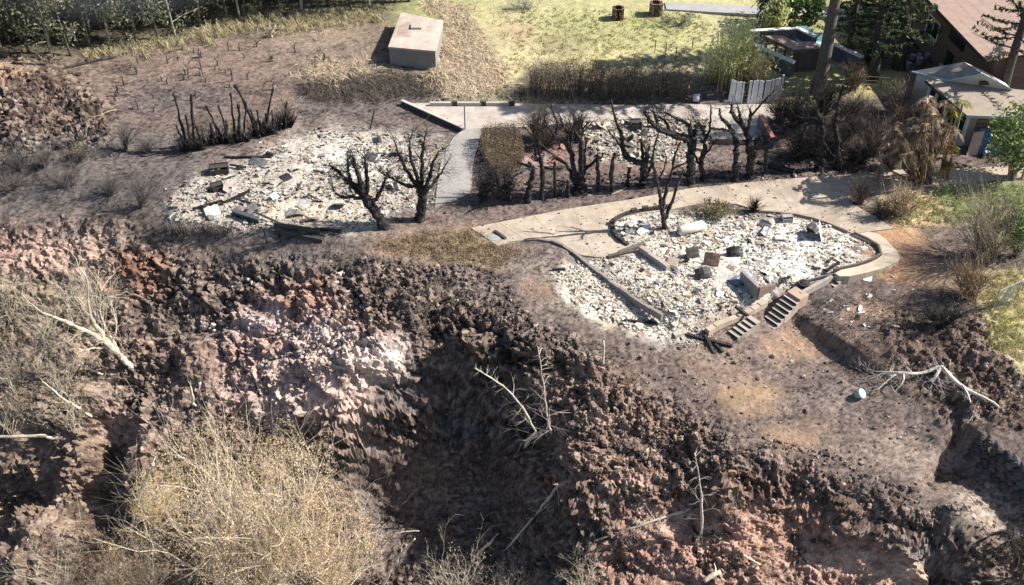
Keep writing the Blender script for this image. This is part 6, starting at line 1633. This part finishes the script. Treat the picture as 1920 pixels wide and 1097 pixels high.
for k in range(16):
    q = sample_poly(inner(POLY_C, .85), 1)[0]
    panel('scorched curled sheet lying in the ash of the near ruin', q[0], q[1], random.uniform(.4, .9), random.uniform(.25, .6), random.uniform(.1, .7), random.uniform(0, 6), pick([alb(226, 222, 214), alb(140, 136, 134), alb(84, 80, 80), alb(236, 230, 214), alb(176, 150, 126)], 1)[0], .06, M_METAL, random.uniform(.05, .4), group='scorched sheets in the near ruin')
for k in range(9):
    q = sample_poly(inner(POLY_B, .85), 1)[0]
    panel('scorched sheet lying in the cream rubble of the middle ruin', q[0], q[1], random.uniform(.5, 1.0), random.uniform(.3, .7), random.uniform(.1, .8), random.uniform(0, 6), pick([alb(210, 204, 196), alb(110, 106, 104), alb(70, 66, 66)], 1)[0], .06, M_METAL, random.uniform(.05, .4), group='scorched sheets in the middle ruin')
for k in range(18):
    P_ = (POLY_A, POLY_C, POLY_A)[k % 3]; q = sample_poly(inner(P_, .85), 1)[0]; a = random.uniform(0, 6); l = random.uniform(8, 26)
    beam('charred timber stick lying in the ' + ('near' if P_ is POLY_C else 'left') + ' ruin', q[0], q[1], q[0] + l * math.cos(a), q[1] + l * .6 * math.sin(a), random.uniform(.07, .13), CHAR2, .12, random.uniform(.1, .35), 'charred sticks in the ruins', 'charred_stick')
def open_box(label, u, v, sx, sy, h, az, c, name='burnt_appliance', cat='appliance'):
    p = ground(u, v); root = thing(name, label, cat, p); X = np.array([math.cos(az), math.sin(az), 0]); Y = np.array([-math.sin(az), math.cos(az), 0])
    for nm, cen, hx, hy, hz in (('side_panel', -X * sx, .03, sy - .04, h), ('side_panel', X * sx, .03, sy - .04, h), ('back_panel', Y * sy, sx, .03, h), ('front_panel', -Y * sy, sx, .03, h * .8)):
        Geo().box(p + cen + [0, 0, hz], X * hx, Y * hy, [0, 0, hz], c * random.uniform(.8, 1.2)).build(nm, M_METAL, root)
    Geo().box(p + [0, 0, 2 * h * .95], X * (sx - .04), Y * (sy * .6), [0, 0, .03], c * 1.6).build('lid', M_METAL, root)  # paler lid puts the light on the box top into its colour
open_box('burnt dark box with sunlit-coloured lid in the left ruin', 412, 324, .65, .4, .3, .2, alb(70, 66, 64))
open_box('small burnt grey box at the back of the near ruin', 1474, 414, .35, .3, .22, .1, alb(150, 150, 150))
open_box('charred slatted box at the back of the middle ruin', 1191, 242, .4, .4, .35, .1, CHAR2)
open_box('burnt black box in the middle of the left ruin', 408, 354, .4, .35, .2, .5, CHAR2)
# white water heater tank
a, b = ground(1274, 440), ground(1316, 430); d = unit(b - a); rr = .34
r_ = thing('water_heater', 'white cylindrical tank lying in the near ruin', 'tank', a)
Geo().tube([a + [0, 0, rr] - d * .12, a + [0, 0, rr] - d * .02, b + [0, 0, rr] + d * .02, b + [0, 0, rr] + d * .12], [rr * .75, rr, rr, rr * .75], 16, alb(236, 226, 204)).build('shell', M_PAINT, r_, True)
Geo().tube([a + [0, 0, rr] - d * .2, a + [0, 0, rr] - d * .1], [.06, .06], 8, alb(120, 110, 104)).build('pipe_fitting', M_METAL, r_)
# black lump on the step landing
p = ground(1505, 542); r_ = thing('burnt_bin', 'round black burnt bin beside the top of the steps', 'bin', p)
Geo().tube([p, p + [0, 0, .25], p + [0, 0, .5], p + [0, 0, .62]], [.26, .36, .34, .2], 10, CHAR).build('body', M_CHAR, r_, True)
Geo().tube([p + [0, 0, .5], p + [0, 0, .54]], [.37, .37], 10, CHAR2).build('rim', M_CHAR, r_)
# drain cover at the driveway tip
p = at_z(926, 446, .096)
g = Geo()
t_ = np.linspace(0, 2 * np.pi, 15)[:-1]
g.prism([p + [.42 * math.cos(a), .30 * math.sin(a), 0] for a in t_], .06, .115, alb(176, 184, 184)); g.build('drain_cover', M_METAL, **T('oval grey drain cover at the tip of the driveway', 'drain cover'))
# turquoise bucket on the slope
p = ground(1606, 742)
r_ = thing('bucket', 'turquoise bucket lying on the bare right slope', 'bucket', p)
ax = unit(np.array([.5, -.35, .75]))
Geo().tube([p + [0, 0, .02], p + [0, 0, .02] + ax * .42], [.2, .27], 12, alb(150, 206, 222)).build('body', M_PAINT, r_, True)
Geo().tube([p + [0, 0, .02] + ax * .39, p + [0, 0, .02] + ax * .45], [.29, .29], 12, alb(176, 222, 232)).build('rim', M_PAINT, r_)
# pale round thing on the pavement by the hedge
p = ground(1305, 190)
r_ = thing('plastic_tub', 'white plastic tub tipped over at the hedge end', 'tub', p)
Geo().tube([p + [-.25, 0, .3], p + [.3, -.1, .34]], [.3, .34], 12, alb(232, 226, 236)).build('body', M_PAINT, r_, True)
Geo().tube([p + [.28, -.1, .34], p + [.34, -.12, .34]], [.37, .37], 12, alb(60, 60, 70)).build('rim', M_PAINT, r_)

# ---------------------------------------------------------------- burnt field: stubs and fallen branches
fieldp = [(180, 150), (330, 92), (470, 62), (600, 62), (620, 120), (540, 180), (320, 200), (220, 230)]
for k, (u, v) in enumerate(sample_poly(fieldp, 46)):
    p = ground(u, v); h = random.uniform(.35, 1.0)
    g = Geo().tube([p - [0, 0, .1], p + [random.gauss(0, .05), 0, h * .5], p + [random.gauss(0, .12), random.gauss(0, .08), h]], [.06, .05, .035], 5, CHAR2)
    if k % 3 == 0: g.tube([p + [0, 0, h * .5], p + [random.gauss(0, .3), 0, h * .8]], [.035, .02], 4, CHAR2)
    g.build('charred_stub', M_CHAR, **T('short charred stub standing in the burnt field', 'stub', 'charred stubs in the burnt field'))
for k, (u, v) in enumerate(sample_poly(fieldp, 34)):
    p = ground(u, v); g = Geo(); a = random.uniform(0, 6.28)
    grow(g, p + [0, 0, .1], [math.cos(a), math.sin(a), .25], random.uniform(.8, 2.0), .035, 2, 4, .2, -.03, 2, .7, 4, c=pick([CHAR2, alb(150, 130, 110), alb(190, 170, 140)], 1)[0])
    g.build('fallen_branch', M_TWIG, **T('thin fallen branch lying in the burnt field', 'branch', 'fallen branches in the burnt field'))
log('long charred log at the edge of the dark wood', [(104, 134, 4), (150, 122, 5), (195, 112, 5), (236, 104, 3)], group='logs at the wood edge')
log('charred log left of the long one at the wood edge', [(24, 118, 4), (50, 122, 5), (86, 121, 4)], group='logs at the wood edge')
stick('bent pale branch standing up in the burnt field', [(510, 70, 4), (506, 60, 5), (516, 48, 4)], group='fallen branches in the burnt field')
shrub('dry_bush', 'wispy pale dry bush at the top of the burnt field', 'bush', (258, 128), (248, 98), (30, 28), 12, 2, 240, TAN, alb(170, 158, 134), .12, stem_r=.03)
# stakes fringing the left ruin and posts
for k, u in enumerate(np.linspace(300, 470, 26)):
    uu = u + random.uniform(-3, 3); v = np.interp(uu, [300, 380, 470], [432, 440, 442]) + random.uniform(-3, 6); p = ground(uu, v)
    h = random.uniform(.5, 1.1)
    Geo().tube([p - [0, 0, .1], p + [random.gauss(0, .06), random.gauss(0, .06), h]], [.028, .018], 4, CHAR2 * 1.5).build('burnt_stake', M_CHAR, **T('thin burnt stake in the row fringing the left ruin', 'stake', 'burnt stakes fringing the left ruin'))
p = ground(500, 458)
Geo().tube([p - [0, 0, .1], p + [0, 0, 1.3]], [.06, .05], 6, CHAR).build('post', M_CHAR, **T('single upright black post below the left ruin', 'post'))

# ---------------------------------------------------------------- boulder retaining wall on the right
r_ = thing('boulder_wall', 'dark dry-stone retaining wall at the right edge', 'wall', TERR[1])
Lp = np.array([TERR[k] for k in (1, 2, 3, 4)])[:, :2]
sg = np.concatenate([[0], np.cumsum(np.linalg.norm(np.diff(Lp, axis=0), axis=1))])
sph = []
for la in (-.9, -.3, .35, .95):
    for lo_ in range(7):
        sph.append([math.cos(la) * math.cos(lo_ * .8976 + la), math.cos(la) * math.sin(lo_ * .8976 + la), math.sin(la)])
sph = np.array(sph + [[0, 0, 1], [0, 0, -1]])
sf4 = np.array([[j * 7 + i, j * 7 + (i + 1) % 7, (j + 1) * 7 + (i + 1) % 7, (j + 1) * 7 + i] for j in range(3) for i in range(7)])
sf3 = np.array([[21 + i, 21 + (i + 1) % 7, 28] for i in range(7)] + [[(i + 1) % 7, i, 29] for i in range(7)])
def boulder(c, s, cc):
    g = Geo(); v = sph * (1 + rng.normal(0, .1, (30, 1))) * s
    g.add(np.asarray(c) + v, sf4, cc); g.f.setdefault(3, []).append(sf3); return g
for row in range(5):
    x = -.2 * (row % 2)
    while x < min(11, sg[-1]):
        w_ = random.uniform(.42, .7); c = np.array([np.interp(x, sg, Lp[:, 0]), np.interp(x, sg, Lp[:, 1])])
        z = float(z_base(c[0], c[1])) - 1.95 + row * .46
        boulder([c[0] - .12 + row * .06, c[1] - .08, z], np.array([w_ * .52, .34, .27]), tint(alb(104, 98, 98), 1, .3)[0]).build('stone', M_STONE, r_)
        x += w_

# ---------------------------------------------------------------- burnt clods all over the rough hillside
def clods(label, n, lo, hi, size, seed_r, bright=(.35, 1.6)):
    m_ = rng.uniform(lo, hi, (n * 4, 2))
    r0 = look(_rough, m_[:, 0], m_[:, 1]); k = rng.random(len(m_)) < r0 * smooth(-.5, .4, perlin(m_[:, 0] / 46, m_[:, 1] / 30, seed_r) + .25)
    m_ = m_[k][:n]; C = pix_pts(m_)
    # sit them on the rough surface
    iy = np.clip(np.searchsorted(_ys, C[:, 1]), 0, len(_ys) - 1); ix = np.clip(np.searchsorted(_s, C[:, 0] / _hw[iy]), 0, NX - 1)
    C = np.column_stack([GX2[iy, ix], GY2[iy, ix], ZZ[iy, ix] + size * .1]) + rng.normal(0, .02, (len(m_), 3))
    cc = CC[iy, ix] * rng.uniform(*bright, (len(m_), 1))
    g = Geo(); rocks(g, C, size, np.clip(cc, 0.015, .75))
    return g.build('burnt_clods', M_DEBRIS, kind='stuff', label=label)
clods('burnt clods covering the left hillside', 8000, (-60, 430), (700, 1097), .046, 61)
clods('burnt clods covering the crest and gully sides', 8500, (620, 470), (1340, 1097), .046, 67)
clods('burnt clods on the lower right bank', 4000, (1150, 560), (1960, 1097), .046, 73)
clods('burnt clods on the mound at the left edge', 1200, (-60, 110), (220, 300), .09, 79)

field('driveway_litter', 'bits of charcoal and leaf litter strewn along the driveway', inner(POLY_DRIVE, 1.0), 420, .035, (2, 1, 1), .0, .1, [CHAR2, alb(120, 100, 80), alb(160, 140, 116)], .2, (.6, .2)).location.z += .09
